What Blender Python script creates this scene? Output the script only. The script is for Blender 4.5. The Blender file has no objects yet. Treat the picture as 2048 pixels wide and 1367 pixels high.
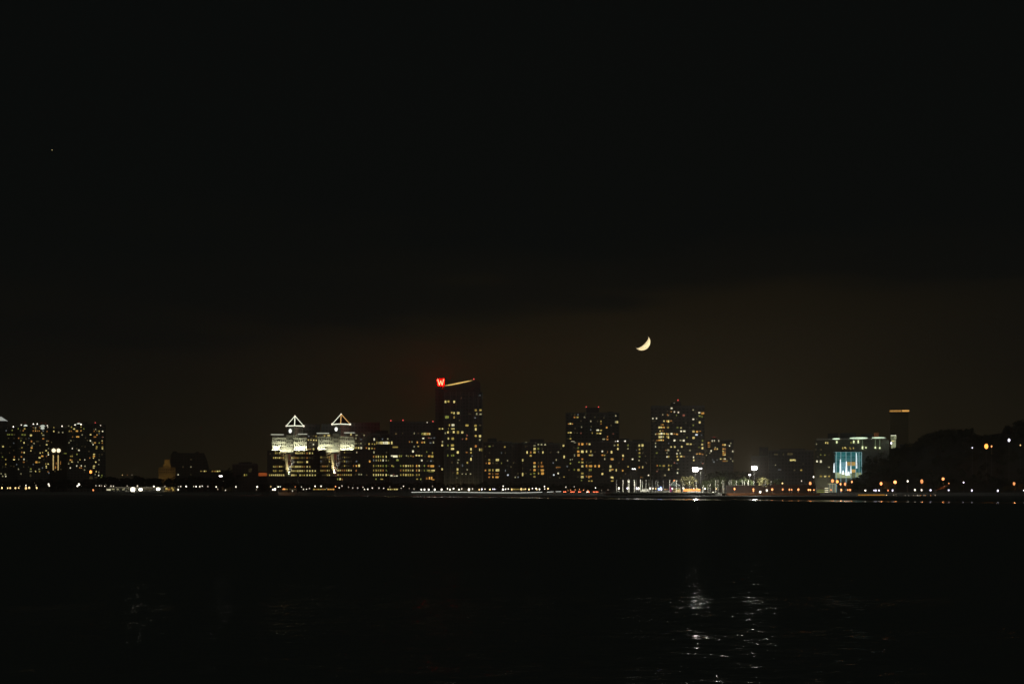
import bpy, math, random
from mathutils import Vector

R = random.Random(11)
SC = bpy.context.scene
COL = SC.collection

# ------------------------------------------------------------------ camera, sky, sun, exposure
CAMZ, F, HY, CX = 5.0, 2844.4, 979.0, 1024.0        # eye height, focal length and horizon in pixels of the 2048 wide photo
cam_d = bpy.data.cameras.new('camera')
cam = bpy.data.objects.new('camera', cam_d)
COL.objects.link(cam)
cam.location = (0, 0, CAMZ)
cam.rotation_euler = (math.radians(90), 0, 0)
cam_d.lens, cam_d.sensor_width, cam_d.sensor_fit = 50.0, 36.0, 'HORIZONTAL'
cam_d.shift_y = (HY - 683.5) / 2048.0
cam_d.clip_start, cam_d.clip_end = 0.5, 120000.0
SC.camera = cam

SC.view_settings.view_transform = 'Standard'
SC.view_settings.look = 'None'
SC.view_settings.exposure = 0.0
SC.view_settings.gamma = 1.0
SC.cycles.filter_width = 1.5
SC.cycles.max_bounces = 5
SC.cycles.sample_clamp_indirect = 4.0
SC.cycles.use_denoising = True

SUN_DIR = Vector((0.675, 0.365, -0.643)).normalized()   # towards the sun: it has set, and lights the moon from below the horizon

W = bpy.data.worlds.new('World')
SC.world = W
W.use_nodes = True
nt = W.node_tree
nt.nodes.clear()


def N(tree, typ, **kw):
    n = tree.nodes.new(typ)
    for k, v in kw.items():
        if k.startswith('i_'):
            n.inputs[int(k[2:])].default_value = v
        else:
            setattr(n, k, v)
    return n


def L(tree, a, ai, b, bi):
    tree.links.new(a.outputs[ai], b.inputs[bi])


def M(tree, op, a=None, b=None, c=None):
    n = tree.nodes.new('ShaderNodeMath')
    n.operation = op
    for i, s in enumerate((a, b, c)):
        if s is None:
            continue
        if isinstance(s, (int, float)):
            n.inputs[i].default_value = s
        else:
            tree.links.new(s, n.inputs[i])
    return n.outputs[0]


tc = N(nt, 'ShaderNodeTexCoord')
sep = N(nt, 'ShaderNodeSeparateXYZ')
L(nt, tc, 'Generated', sep, 0)
dx, dy, dz = sep.outputs
# thin cloud streaks disturb the upper edge of the city glow
mp = N(nt, 'ShaderNodeMapping')
mp.inputs['Scale'].default_value = (2.2, 2.2, 14.0)
L(nt, tc, 'Generated', mp, 0)
nz = N(nt, 'ShaderNodeTexNoise')
nz.inputs['Scale'].default_value = 1.6
nz.inputs['Detail'].default_value = 5.0
L(nt, mp, 0, nz, 'Vector')
ncen = M(nt, 'SUBTRACT', nz.outputs[0], 0.5)
zz = M(nt, 'ADD', dz, M(nt, 'MULTIPLY', ncen, 0.16))
ramp = N(nt, 'ShaderNodeValToRGB')
cr = ramp.color_ramp
cr.elements[0].position = 0.0
cr.elements[0].color = (0.0158, 0.0102, 0.0024, 1)
cr.elements[1].position = 0.55
cr.elements[1].color = (0.0, 0.0, 0.0, 1)
for p, c in ((0.02, (0.0158, 0.0102, 0.0024)), (0.055, (0.0124, 0.0078, 0.0015)), (0.085, (0.0104, 0.0062, 0.0010)), (0.112, (0.0076, 0.0044, 0.0007)),
             (0.132, (0.0022, 0.0013, 0.0003)), (0.18, (0.0003, 0.0002, 0.0001))):
    e = cr.elements.new(p)
    e.color = (*c, 1)
nt.links.new(zz, ramp.inputs[0])
# the glow is strongest over the middle of the town and fades to both sides
ax = M(nt, 'DIVIDE', M(nt, 'SUBTRACT', dx, 0.07), 0.27)
g = M(nt, 'POWER', 2.718, M(nt, 'MULTIPLY', M(nt, 'MULTIPLY', ax, ax), -1.0))
lowz = M(nt, 'MULTIPLY', M(nt, 'MAXIMUM', M(nt, 'SUBTRACT', 0.075, dz), 0.0), 4.5)      # near the horizon it reaches further sideways
g2 = M(nt, 'MINIMUM', M(nt, 'ADD', M(nt, 'MULTIPLY', g, 0.90), M(nt, 'ADD', lowz, 0.06)), 1.0)
front = M(nt, 'GREATER_THAN', dy, 0.0)
g3 = M(nt, 'MULTIPLY', g2, front)
mot = M(nt, 'ADD', 1.0, M(nt, 'MULTIPLY', ncen, 0.9))
gl = N(nt, 'ShaderNodeVectorMath', operation='SCALE')
L(nt, ramp, 0, gl, 0)
nt.links.new(M(nt, 'MULTIPLY', g3, mot), gl.inputs['Scale'])
# even dark night sky, and the brighter sky over the big city behind the camera
back = N(nt, 'ShaderNodeMapRange', interpolation_type='SMOOTHSTEP')
nt.links.new(dy, back.inputs[0])
back.inputs[1].default_value, back.inputs[2].default_value = 0.2, -0.8
bk = N(nt, 'ShaderNodeVectorMath', operation='SCALE')
bk.inputs[0].default_value = (0.030, 0.032, 0.028)
nt.links.new(back.outputs[0], bk.inputs['Scale'])
add1 = N(nt, 'ShaderNodeVectorMath', operation='ADD')
L(nt, gl, 0, add1, 0)
add1.inputs[1].default_value = (0.00255, 0.00310, 0.00290)
add2 = N(nt, 'ShaderNodeVectorMath', operation='ADD')
L(nt, add1, 0, add2, 0)
L(nt, bk, 0, add2, 1)
bg = N(nt, 'ShaderNodeBackground')
L(nt, add2, 0, bg, 0)
bg.inputs[1].default_value = 1.0
# what is left of the twilight, long after sunset
sky = N(nt, 'ShaderNodeTexSky')
sky.sky_type = 'NISHITA'
sky.sun_disc = False
sky.sun_elevation = math.asin(SUN_DIR.z)
sky.sun_rotation = math.atan2(SUN_DIR.x, SUN_DIR.y)
bg2 = N(nt, 'ShaderNodeBackground')
L(nt, sky, 0, bg2, 0)
bg2.inputs[1].default_value = 0.05
adds = N(nt, 'ShaderNodeAddShader')
L(nt, bg, 0, adds, 0)
L(nt, bg2, 0, adds, 1)
wo = N(nt, 'ShaderNodeOutputWorld')
L(nt, adds, 0, wo, 0)

sun_d = bpy.data.lights.new('sun', 'SUN')
sun_d.energy, sun_d.angle, sun_d.color = 10.0, math.radians(0.5), (1.0, 0.81, 0.45)
sun = bpy.data.objects.new('sun', sun_d)
COL.objects.link(sun)
sun.rotation_euler = SUN_DIR.to_track_quat('Z', 'Y').to_euler()


# ------------------------------------------------------------------ helpers
def X(px, D):
    return (px - CX) / F * D


def Z(py, D):
    return CAMZ + (HY - py) / F * D


G = 2.4                                               # level of the land behind the seawall
BLD = []
WL = {}                                               # world position of every parent


class MB:
    def __init__(s):
        s.v, s.f, s.m = [], [], []

    def poly(s, pts, mi=0):
        n = len(s.v)
        s.v += [tuple(p) for p in pts]
        s.f.append(tuple(range(n, n + len(pts))))
        s.m.append(mi)

    def box(s, x0, x1, y0, y1, z0, z1, mi=0):
        n = len(s.v)
        s.v += [(x, y, z) for z in (z0, z1) for y in (y0, y1) for x in (x0, x1)]
        for q in ((0, 2, 3, 1), (4, 5, 7, 6), (0, 1, 5, 4), (2, 6, 7, 3), (0, 4, 6, 2), (1, 3, 7, 5)):
            s.f.append(tuple(n + i for i in q))
            s.m.append(mi)

    def prism(s, xz, y0, y1, mi=0):
        n, k = len(s.v), len(xz)
        s.v += [(x, y0, z) for x, z in xz] + [(x, y1, z) for x, z in xz]
        s.f.append(tuple(range(n, n + k)))
        s.f.append(tuple(range(n + 2 * k - 1, n + k - 1, -1)))
        s.m += [mi, mi]
        for i in range(k):
            j = (i + 1) % k
            s.f.append((n + i, n + k + i, n + k + j, n + j))
            s.m.append(mi)

    def tower(s, xy, z0, z1, top=1.0, mi=0):
        cx = sum(p[0] for p in xy) / len(xy)
        cy = sum(p[1] for p in xy) / len(xy)
        xy = [p[:2] for p in xy]
        n, k = len(s.v), len(xy)
        s.v += [(x, y, z0) for x, y in xy] + [(cx + (x - cx) * top, cy + (y - cy) * top, z1) for x, y in xy]
        s.f.append(tuple(range(n + k - 1, n - 1, -1)))
        s.f.append(tuple(range(n + k, n + 2 * k)))
        s.m += [mi, mi]
        for i in range(k):
            j = (i + 1) % k
            s.f.append((n + i, n + j, n + k + j, n + k + i))
            s.m.append(mi)

    def ring(s, c, r, n, axis='z', a0=0.0):
        out = []
        for i in range(n):
            a = a0 + 2 * math.pi * i / n
            u, w = r * math.cos(a), r * math.sin(a)
            out.append((c[0] + u, c[1] + w, c[2]) if axis == 'z' else (c[0] + u, c[1], c[2] + w))
        return out

    def tube(s, a, b, r0, r1=None, n=6, mi=0):
        r1 = r0 if r1 is None else r1
        a, b = Vector(a), Vector(b)
        d = (b - a).normalized()
        u = d.cross(Vector((0, 0, 1)) if abs(d.z) < 0.9 else Vector((1, 0, 0))).normalized()
        w = d.cross(u)
        k = len(s.v)
        for p, r in ((a, r0), (b, r1)):
            for i in range(n):
                t = 2 * math.pi * i / n
                s.v.append(tuple(p + u * (r * math.cos(t)) + w * (r * math.sin(t))))
        for i in range(n):
            j = (i + 1) % n
            s.f.append((k + i, k + j, k + n + j, k + n + i))
            s.m.append(mi)
        s.f.append(tuple(range(k + n - 1, k - 1, -1)))
        s.f.append(tuple(range(k + n, k + 2 * n)))
        s.m += [mi, mi]

    def ball(s, c, r, nu=8, nv=5, sz=1.0, mi=0):
        k = len(s.v)
        s.v.append((c[0], c[1], c[2] - r * sz))
        for j in range(1, nv):
            p = -math.pi / 2 + math.pi * j / nv
            for i in range(nu):
                t = 2 * math.pi * i / nu
                s.v.append((c[0] + r * math.cos(p) * math.cos(t), c[1] + r * math.cos(p) * math.sin(t), c[2] + r * sz * math.sin(p)))
        s.v.append((c[0], c[1], c[2] + r * sz))
        e = len(s.v) - 1
        for i in range(nu):
            j = (i + 1) % nu
            s.f.append((k, k + 1 + j, k + 1 + i))
            s.m.append(mi)
            for q in range(nv - 2):
                a = k + 1 + q * nu
                s.f.append((a + i, a + j, a + nu + j, a + nu + i))
                s.m.append(mi)
            a = k + 1 + (nv - 2) * nu
            s.f.append((a + i, a + j, e))
            s.m.append(mi)

    def mesh(s, name, mats, base=(0, 0, 0), smooth=False):
        me = bpy.data.meshes.new(name)
        bx, by, bz = base
        me.from_pydata([(x - bx, y - by, z - bz) for x, y, z in s.v], [], s.f)
        mats = mats if isinstance(mats, (list, tuple)) else [mats]
        for m in mats:
            me.materials.append(m)
        if len(mats) > 1:
            me.polygons.foreach_set('material_index', s.m)
        if smooth:
            me.polygons.foreach_set('use_smooth', [True] * len(s.f))
        me.update()
        return me

    def build(s, name, mats, parent=None, base=None, smooth=False):
        b = base if base is not None else (WL[parent.name] if parent else (0, 0, 0))
        o = bpy.data.objects.new(name, s.mesh(name, mats, b, smooth))
        COL.objects.link(o)
        if parent:
            o.parent = parent
            pb = WL[parent.name]
            o.location = (b[0] - pb[0], b[1] - pb[1], b[2] - pb[2])
        else:
            o.location = b
        WL[o.name] = tuple(b)
        return o


def tag(o, label, cat, group=None, kind=None):
    if label:
        o['label'] = label
    if cat:
        o['category'] = cat
    if group:
        o['group'] = group
    if kind:
        o['kind'] = kind
    return o


def thing(name, label, cat, loc, group=None):
    o = bpy.data.objects.new(name, None)
    COL.objects.link(o)
    o.location = loc
    o.empty_display_size = 1.0
    WL[o.name] = tuple(loc)
    return tag(o, label, cat, group)


def inst(name, me, parent, wloc, scale=(1, 1, 1), rotz=0.0):
    o = bpy.data.objects.new(name, me)
    COL.objects.link(o)
    b = (0, 0, 0)
    if parent:
        o.parent = parent
        b = WL[parent.name]
    o.location = (wloc[0] - b[0], wloc[1] - b[1], wloc[2] - b[2])
    o.scale = scale
    o.rotation_euler = (0, 0, rotz)
    WL[o.name] = tuple(wloc)
    return o


# ------------------------------------------------------------------ materials
def pbr(name, col, rough=0.8, noise=0.25, scale=0.6, metal=0.0):
    m = bpy.data.materials.new(name)
    m.use_nodes = True
    t = m.node_tree
    b = t.nodes['Principled BSDF']
    b.inputs['Roughness'].default_value = rough
    b.inputs['Metallic'].default_value = metal
    c = N(t, 'ShaderNodeTexCoord')
    n = N(t, 'ShaderNodeTexNoise')
    n.inputs['Scale'].default_value = scale
    n.inputs['Detail'].default_value = 5.0
    L(t, c, 'Object', n, 'Vector')
    r = N(t, 'ShaderNodeValToRGB')
    r.color_ramp.elements[0].position, r.color_ramp.elements[1].position = 0.3, 0.7
    r.color_ramp.elements[0].color = (*[v * (1 - noise) for v in col], 1)
    r.color_ramp.elements[1].color = (*[min(1, v * (1 + noise)) for v in col], 1)
    L(t, n, 0, r, 0)
    L(t, r, 0, b, 'Base Color')
    return m


def facade(name, wallc, glass=(0.03, 0.035, 0.04), bw=3.6, bh=3.3, mortar=1.0):
    """Masonry with a regular grid of unlit glass, in metres of the wall."""
    m = bpy.data.materials.new(name)
    m.use_nodes = True
    t = m.node_tree
    b = t.nodes['Principled BSDF']
    c = N(t, 'ShaderNodeTexCoord')
    s = N(t, 'ShaderNodeSeparateXYZ')
    L(t, c, 'Object', s, 0)
    u = M(t, 'ADD', s.outputs[0], s.outputs[1])
    cb = N(t, 'ShaderNodeCombineXYZ')
    t.links.new(u, cb.inputs[0])
    t.links.new(s.outputs[2], cb.inputs[1])
    br = N(t, 'ShaderNodeTexBrick')
    br.offset = 0.0
    br.inputs['Scale'].default_value = 1.0
    br.inputs['Brick Width'].default_value = bw
    br.inputs['Row Height'].default_value = bh
    br.inputs['Mortar Size'].default_value = mortar
    br.inputs['Mortar Smooth'].default_value = 0.0
    br.inputs['Color1'].default_value = (*glass, 1)
    br.inputs['Color2'].default_value = (*[g_ * 1.8 for g_ in glass], 1)
    br.inputs['Mortar'].default_value = (*wallc, 1)
    L(t, cb, 0, br, 0)
    n = N(t, 'ShaderNodeTexNoise')
    n.inputs['Scale'].default_value = 0.25
    n.inputs['Detail'].default_value = 6.0
    L(t, c, 'Object', n, 'Vector')
    mx = N(t, 'ShaderNodeVectorMath', operation='SCALE')
    L(t, br, 0, mx, 0)
    t.links.new(M(t, 'ADD', 0.65, M(t, 'MULTIPLY', n.outputs[0], 0.7)), mx.inputs['Scale'])
    L(t, mx, 0, b, 'Base Color')
    t.links.new(M(t, 'ADD', 0.30, M(t, 'MULTIPLY', br.outputs['Fac'], 0.55)), b.inputs['Roughness'])
    return m


def emit(name, col, strength, sample='AUTO', vary=0.0, scale=1.2):
    m = bpy.data.materials.new(name)
    m.use_nodes = True
    t = m.node_tree
    t.nodes.clear()
    e = N(t, 'ShaderNodeEmission')
    e.inputs[0].default_value = (*col, 1)
    e.inputs[1].default_value = strength
    if vary:
        oi = N(t, 'ShaderNodeObjectInfo')
        c = N(t, 'ShaderNodeTexCoord')
        ad = N(t, 'ShaderNodeVectorMath', operation='ADD')
        L(t, c, 'Object', ad, 0)
        L(t, oi, 'Location', ad, 1)
        n = N(t, 'ShaderNodeTexNoise')
        n.inputs['Scale'].default_value = scale
        L(t, ad, 0, n, 'Vector')
        k = M(t, 'ADD', 1.0 - vary, M(t, 'MULTIPLY', oi.outputs['Random'], 2.0 * vary))
        k2 = M(t, 'ADD', 0.45, M(t, 'MULTIPLY', n.outputs[0], 1.1))
        t.links.new(M(t, 'MULTIPLY', M(t, 'MULTIPLY', k, k2), strength), e.inputs[1])
    o = N(t, 'ShaderNodeOutputMaterial')
    L(t, e, 0, o, 0)
    m.cycles.emission_sampling = sample
    return m


MAT = dict(
    brick=facade('dark_brick', (0.15, 0.13, 0.115)),
    stone=facade('grey_stone', (0.22, 0.21, 0.19), bw=4.0),
    glassy=facade('glass_tower', (0.16, 0.16, 0.16), (0.04, 0.045, 0.05), 3.2, 3.3, 0.7),
    roof=pbr('roof_felt', (0.10, 0.10, 0.10)),
    white=pbr('white_stone', (0.62, 0.60, 0.50), 0.75, 0.12, 0.4),
    conc=pbr('concrete', (0.25, 0.25, 0.23)),
    dark=pbr('dark_metal', (0.03, 0.03, 0.03), 0.6),
    pole=pbr('white_pole_paint', (0.46, 0.46, 0.41), 0.45, 0.08),
    galv=pbr('galvanised_steel', (0.42, 0.43, 0.42), 0.45, 0.1),
    land=pbr('dark_ground', (0.07, 0.07, 0.06), 0.9, 0.3, 0.05),
    deck=pbr('pale_deck', (0.34, 0.33, 0.29), 0.85, 0.2),
    bark=pbr('bark', (0.07, 0.055, 0.04), 0.9),
    leaf=pbr('leaves', (0.060, 0.080, 0.028), 0.7, 0.45, 0.5),
    leaflit=pbr('lit_leaves', (0.135, 0.125, 0.048), 0.7, 0.35, 0.6),  # brighter leaf copy for lamplit trees, lamp light painted into its colour
    wood=pbr('dark_leaves', (0.040, 0.050, 0.026), 0.8, 0.4, 0.2),
    golden=pbr('sandstone', (0.45, 0.33, 0.16), 0.8, 0.2),
    orange=pbr('orange_paint', (0.70, 0.20, 0.03), 0.6, 0.2),
    rust=pbr('red_roof', (0.42, 0.16, 0.06), 0.7, 0.2),
    magenta=pbr('magenta_cloth', (0.75, 0.04, 0.35), 0.8, 0.1),
    canvas=pbr('grey_canvas', (0.035, 0.05, 0.045), 0.8, 0.15),
    vanw=pbr('white_paint', (0.80, 0.79, 0.72), 0.4, 0.05),
    hull=pbr('dark_glass', (0.02, 0.025, 0.03), 0.15, 0.1),
    rubber=pbr('rubber', (0.03, 0.03, 0.03)),
)
CARC = [pbr('car_paint_%s' % n, c, 0.3, 0.05) for n, c in (('silver', (0.5, 0.5, 0.5)), ('black', (0.03, 0.03, 0.03)), ('red', (0.35, 0.03, 0.02)), ('blue', (0.04, 0.07, 0.2)))]

EM = {
    'y': emit('window_yellow', (1.0, 0.74, 0.17), 0.4, 'NONE', 0.35),
    'Y': emit('window_bright_yellow', (1.0, 0.82, 0.28), 0.8, 'NONE', 0.30),
    'w': emit('window_pale', (1.0, 0.93, 0.48), 0.3, 'NONE', 0.35),
    'W': emit('window_white', (1.0, 0.93, 0.60), 1.0, 'NONE', 0.25),
    'o': emit('window_amber', (1.0, 0.42, 0.09), 0.36, 'NONE', 0.35),
    'O': emit('window_orange', (1.0, 0.50, 0.10), 0.72, 'NONE', 0.25),
    'g': emit('window_greenish', (0.78, 0.85, 0.16), 0.24, 'NONE', 0.35),
    'd': emit('window_dim', (0.75, 0.60, 0.25), 0.06, 'NONE', 0.5),
    'k': emit('window_cool', (0.80, 0.90, 0.90), 0.13, 'NONE', 0.4),
    'r': emit('window_red', (1.0, 0.36, 0.22), 0.18, 'NONE', 0.5),
    'b': emit('window_blue', (0.35, 0.45, 1.0), 1.6, 'NONE', 0.2),
    'B': emit('window_blue_white', (0.85, 0.95, 1.0), 1.0, 'NONE', 0.2),
    'n': pbr('unlit_glass', (0.03, 0.035, 0.03), 0.3, 0.2),
}
LAMP = {
    'w': emit('lamp_white', (1.0, 0.92, 0.74), 3.6, 'NONE', 0.5),
    'l': emit('lamp_lilac', (0.86, 0.82, 1.0), 3.4, 'NONE', 0.5),
    'y': emit('lamp_warm', (1.0, 0.66, 0.26), 2.6, 'NONE', 0.5),
    'o': emit('lamp_sodium', (1.0, 0.34, 0.11), 3.0, 'NONE', 0.5),
    'O': emit('lamp_sodium_strong', (1.0, 0.33, 0.06), 3.2),
    's': emit('lamp_small', (1.0, 0.88, 0.66), 1.3, 'NONE', 0.5),
    'd': emit('lamp_dim', (1.0, 0.80, 0.55), 0.4, 'NONE', 0.5),
    'F': emit('floodlight_lens', (1.0, 0.97, 0.90), 30.0, 'NONE'),
    'f': emit('floodlight_lens_small', (1.0, 0.97, 0.95), 9.0, 'NONE'),
    'p': emit('pier_flood_lens', (1.0, 0.93, 0.72), 12.0, 'NONE'),
    'R': emit('beacon_red', (1.0, 0.10, 0.09), 1.6, 'NONE'),
    'q': emit('beacon_red_dim', (1.0, 0.10, 0.07), 0.22, 'NONE'),
    'b': emit('lamp_blue', (0.30, 0.40, 1.0), 3.0, 'NONE', 0.5),
}

_ub = MB()
_ub.box(-0.5, 0.5, -0.5, 0.5, -0.5, 0.5)
WIN = {c: _ub.mesh('window', m) for c, m in EM.items()}
_b = MB()
_b.ball((0, 0, 0), 1.0, 8, 5)
BALL = {c: _b.mesh('lamp_globe', m, smooth=True) for c, m in LAMP.items()}
_p = MB()
_p.tube((0, 0, 0), (0, 0, 1), 1.0, 0.7, 6)
POLE = _p.mesh('pole', MAT['galv'])
POLEW = _p.mesh('pole', MAT['pole'])
POLED = _p.mesh('pole', MAT['dark'])


def parse(txt):
    """'x y c [w [h]]' items, separated by commas or lines."""
    out = []
    for it in txt.replace('\n', ',').split(','):
        a = it.split()
        if not a:
            continue
        out.append((float(a[0]), float(a[1]), a[2], float(a[3]) if len(a) > 3 else 2.6, float(a[4]) if len(a) > 4 else 3.0))
    return out


def rows(xs, table, w=2.6, h=3.6):
    """Window grid: column pixels once, then (row pixel, one letter per column)."""
    out = []
    for y, s in table:
        for x, c in zip(xs, s):
            if c not in '. ':
                out.append((x, y, c, w, h))
    return out


def windows(parent, lst, D, deep=0.24):
    order = {'W': 9, 'B': 9, 'Y': 8, 'O': 7, 'b': 7, 'w': 6, 'y': 6, 'o': 5, 'r': 5, 'g': 4, 'k': 3, 'd': 2, 'n': 1}
    lst = sorted(lst, key=lambda q: -order[q[2]] * q[3] * q[4])
    q_ = 0.80 if D > 1600 else 0.88
    lst = [(x, y, c, w * q_ * R.uniform(0.85, 1.12), h * q_ * R.uniform(0.88, 1.1)) for x, y, c, w, h in lst]
    for x, y, c, w, h in lst[:100]:
        inst('window', WIN[c], parent, (X(x, D), D - 0.02, Z(y, D)), (w / F * D, deep, h / F * D))
    rest = lst[100:]
    if rest:
        mb, keys = MB(), sorted({q[2] for q in rest})
        for x, y, c, w, h in rest:
            mb.box(X(x - w / 2, D), X(x + w / 2, D), D - 0.14, D + 0.10, Z(y + h / 2, D), Z(y - h / 2, D), keys.index(c))
        mb.build('window', [EM[k] for k in keys], parent)['kind'] = 'stuff'


def block(mb, x0, x1, yt, D, depth, yb=None, mi=0):
    mb.box(X(x0, D), X(x1, D), D, D + depth, G - 0.5 if yb is None else Z(yb, D), Z(yt, D), mi)


def beacon(parent, px, py, D, c='R', r=0.5, mast=1.2, name='beacon'):
    b = inst(name, BALL[c], parent, (X(px, D), D + 1.0, Z(py, D)), (r, r, r))
    return b


def building(name, label, x0, x1, yt, D, depth, mat, wins='', pent=(), extra=(), beacons='', lamps='', cat='building', group=None):
    """A block of flats or offices: wall, roof parapet, rooftop bulkheads, its lit windows, roof lamps and beacons."""
    t = thing(name, label, cat, (X((x0 + x1) / 2, D), D, G), group)
    BLD.append(t)
    mb = MB()
    block(mb, x0, x1, yt, D, depth)
    for a, b, y, dd, dp in extra:                     # wings: same wall, other height, set back by dd
        mb.box(X(a, D), X(b, D), D + dd, D + dd + dp, G - 0.5, Z(y, D))
    mb.build('wall', mat, t)
    rb = MB()
    zt = Z(yt, D)
    xa, xb = X(x0, D) - 0.25, X(x1, D) + 0.25
    ya, yb = D - 0.25, D + depth + 0.25
    rb.box(xa, xb, ya, ya + 0.5, zt - 0.2, zt + 0.9)
    rb.box(xa, xb, yb - 0.5, yb, zt - 0.2, zt + 0.9)
    rb.box(xa, xa + 0.5, ya + 0.5, yb - 0.5, zt - 0.2, zt + 0.9)
    rb.box(xb - 0.5, xb, ya + 0.5, yb - 0.5, zt - 0.2, zt + 0.9)
    rb.build('parapet', MAT['conc'], t)
    for a, b, y in pent:
        pb = MB()
        pb.box(X(a, D), X(b, D), D + 3, D + depth * 0.7, zt - 0.1, Z(y, D))
        pb.box(X(a, D) - 0.2, X(b, D) + 0.2, D + 2.8, D + depth * 0.7 + 0.2, Z(y, D), Z(y, D) + 0.3)
        pb.build('rooftop_bulkhead', MAT['roof'], t)
    windows(t, parse(wins) if isinstance(wins, str) else wins, D)
    for x, y, c, w, h in parse(beacons):
        beacon(t, x, y, D, c, 0.55 if len(c) else 0.5)
    for x, y, c, w, h in parse(lamps):
        beacon(t, x, y, D - 1.2, c, w / 2 / F * D * 0.55, name='roof_lamp')
    return t


# ------------------------------------------------------------------ setting: river, land, seawall, hill
WSX, WSY, GLINT = 0.75, 0.55, 0.58


def water_mat():
    m = bpy.data.materials.new('river_water')
    m.use_nodes = True
    t = m.node_tree
    b = t.nodes['Principled BSDF']
    c = N(t, 'ShaderNodeTexCoord')
    s = N(t, 'ShaderNodeSeparateXYZ')
    L(t, c, 'Object', s, 0)
    x, y = s.outputs[0], s.outputs[1]

    def noise(sx, sy, detail=2.0, rot=0.0, seed=0.0):
        mp = N(t, 'ShaderNodeMapping')
        mp.inputs['Scale'].default_value = (sx, sy, 1)
        mp.inputs['Rotation'].default_value = (0, 0, rot)
        mp.inputs['Location'].default_value = (seed, seed * 1.7, 0)
        L(t, c, 'Object', mp, 0)
        n = N(t, 'ShaderNodeTexNoise')
        n.inputs['Scale'].default_value = 1.0
        n.inputs['Detail'].default_value = detail
        L(t, mp, 0, n, 'Vector')
        return n.outputs[0]

    # a long smooth slick (an old wake) runs across the far half of the river
    warp = M(t, 'MULTIPLY', M(t, 'SUBTRACT', noise(0.006, 0.006, 2.0, 0, 5.0), 0.5), 26.0)
    q = M(t, 'ADD', M(t, 'SUBTRACT', M(t, 'ADD', M(t, 'MULTIPLY', x, 0.888), M(t, 'MULTIPLY', y, 0.46)), 426.0), warp)
    sl = N(t, 'ShaderNodeMapRange', interpolation_type='SMOOTHSTEP')
    t.links.new(M(t, 'ABSOLUTE', q), sl.inputs[0])
    sl.inputs[1].default_value, sl.inputs[2].default_value = 34.0, 20.0
    slick = M(t, 'MULTIPLY', sl.outputs[0], M(t, 'MINIMUM', M(t, 'MULTIPLY', M(t, 'MAXIMUM', M(t, 'SUBTRACT', noise(0.05, 0.006, 2.0, 0, 7.0), 0.40), 0.0), 8.0), 1.0))
    # the ripples as a field of slopes: two sizes of wavelet, livelier in gusty patches, nearly flat in the slick
    def slopes(sx, sy, rot, seed):
        mp = N(t, 'ShaderNodeMapping')
        mp.inputs['Scale'].default_value = (sx, sy, 1)
        mp.inputs['Rotation'].default_value = (0, 0, rot)
        mp.inputs['Location'].default_value = (seed, seed * 1.7, 0)
        L(t, c, 'Object', mp, 0)
        n = N(t, 'ShaderNodeTexNoise')
        n.inputs['Scale'].default_value = 1.0
        n.inputs['Detail'].default_value = 1.0
        L(t, mp, 0, n, 'Vector')
        sc_ = N(t, 'ShaderNodeSeparateColor')
        L(t, n, 'Color', sc_, 0)
        return M(t, 'SUBTRACT', sc_.outputs[0], 0.5), M(t, 'SUBTRACT', sc_.outputs[1], 0.5)

    gust = noise(0.025, 0.10, 3.0, 0.2, 9.0)
    ax1, ay1 = slopes(0.9, 2.6, 0.12, 1.0)
    ax2, ay2 = slopes(3.0, 8.0, -0.15, 2.0)
    kx = M(t, 'ADD', M(t, 'MULTIPLY', ax1, WSX), M(t, 'MULTIPLY', ax2, WSX * 0.6))
    ky = M(t, 'ADD', M(t, 'MULTIPLY', ay1, WSY), M(t, 'MULTIPLY', ay2, WSY * 0.6))
    flat = M(t, 'SUBTRACT', 1.0, M(t, 'MULTIPLY', slick, 0.985))

    def normal(k):
        cn = N(t, 'ShaderNodeCombineXYZ')
        t.links.new(M(t, 'MULTIPLY', kx, k), cn.inputs[0])
        t.links.new(M(t, 'MULTIPLY', ky, k), cn.inputs[1])
        cn.inputs[2].default_value = 1.0
        nn = N(t, 'ShaderNodeVectorMath', operation='NORMALIZE')
        L(t, cn, 0, nn, 0)
        return nn.outputs[0]

    # wind-roughened surface everywhere, reflected sky painted as a matte base colour ...
    t.nodes.remove(b)
    df = N(t, 'ShaderNodeBsdfDiffuse')
    df.inputs['Color'].default_value = (0.165, 0.180, 0.165, 1)
    gs = N(t, 'ShaderNodeBsdfGlossy')
    gs.inputs['Roughness'].default_value = 0.55
    t.links.new(normal(flat), gs.inputs['Normal'])
    b = N(t, 'ShaderNodeMixShader')
    b.inputs[0].default_value = 0.07
    L(t, df, 0, b, 1)
    L(t, gs, 0, b, 2)
    # ... with small glassy facets masked in to shape the glints, faded out towards mid-river
    b2 = N(t, 'ShaderNodeBsdfPrincipled')
    b2.inputs['Base Color'].default_value = (0.003, 0.004, 0.004, 1)
    b2.inputs['IOR'].default_value = 1.22
    b2.inputs['Roughness'].default_value = 0.07
    t.links.new(normal(flat), b2.inputs['Normal'])
    fc = noise(1.3, 4.5, 2.0, 0.05, 4.0)
    near = N(t, 'ShaderNodeMapRange', interpolation_type='SMOOTHSTEP')
    t.links.new(y, near.inputs[0])
    near.inputs[1].default_value, near.inputs[2].default_value = 108.0, 45.0
    thr = M(t, 'SUBTRACT', GLINT, M(t, 'MULTIPLY', M(t, 'SUBTRACT', gust, 0.5), 0.85))
    gl2 = N(t, 'ShaderNodeMapRange')
    t.links.new(M(t, 'SUBTRACT', fc, thr), gl2.inputs[0])
    gl2.inputs[1].default_value, gl2.inputs[2].default_value = 0.0, 0.03
    fac = M(t, 'MAXIMUM', M(t, 'MULTIPLY', M(t, 'MULTIPLY', gl2.outputs[0], near.outputs[0]), 0.09), slick)
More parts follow.
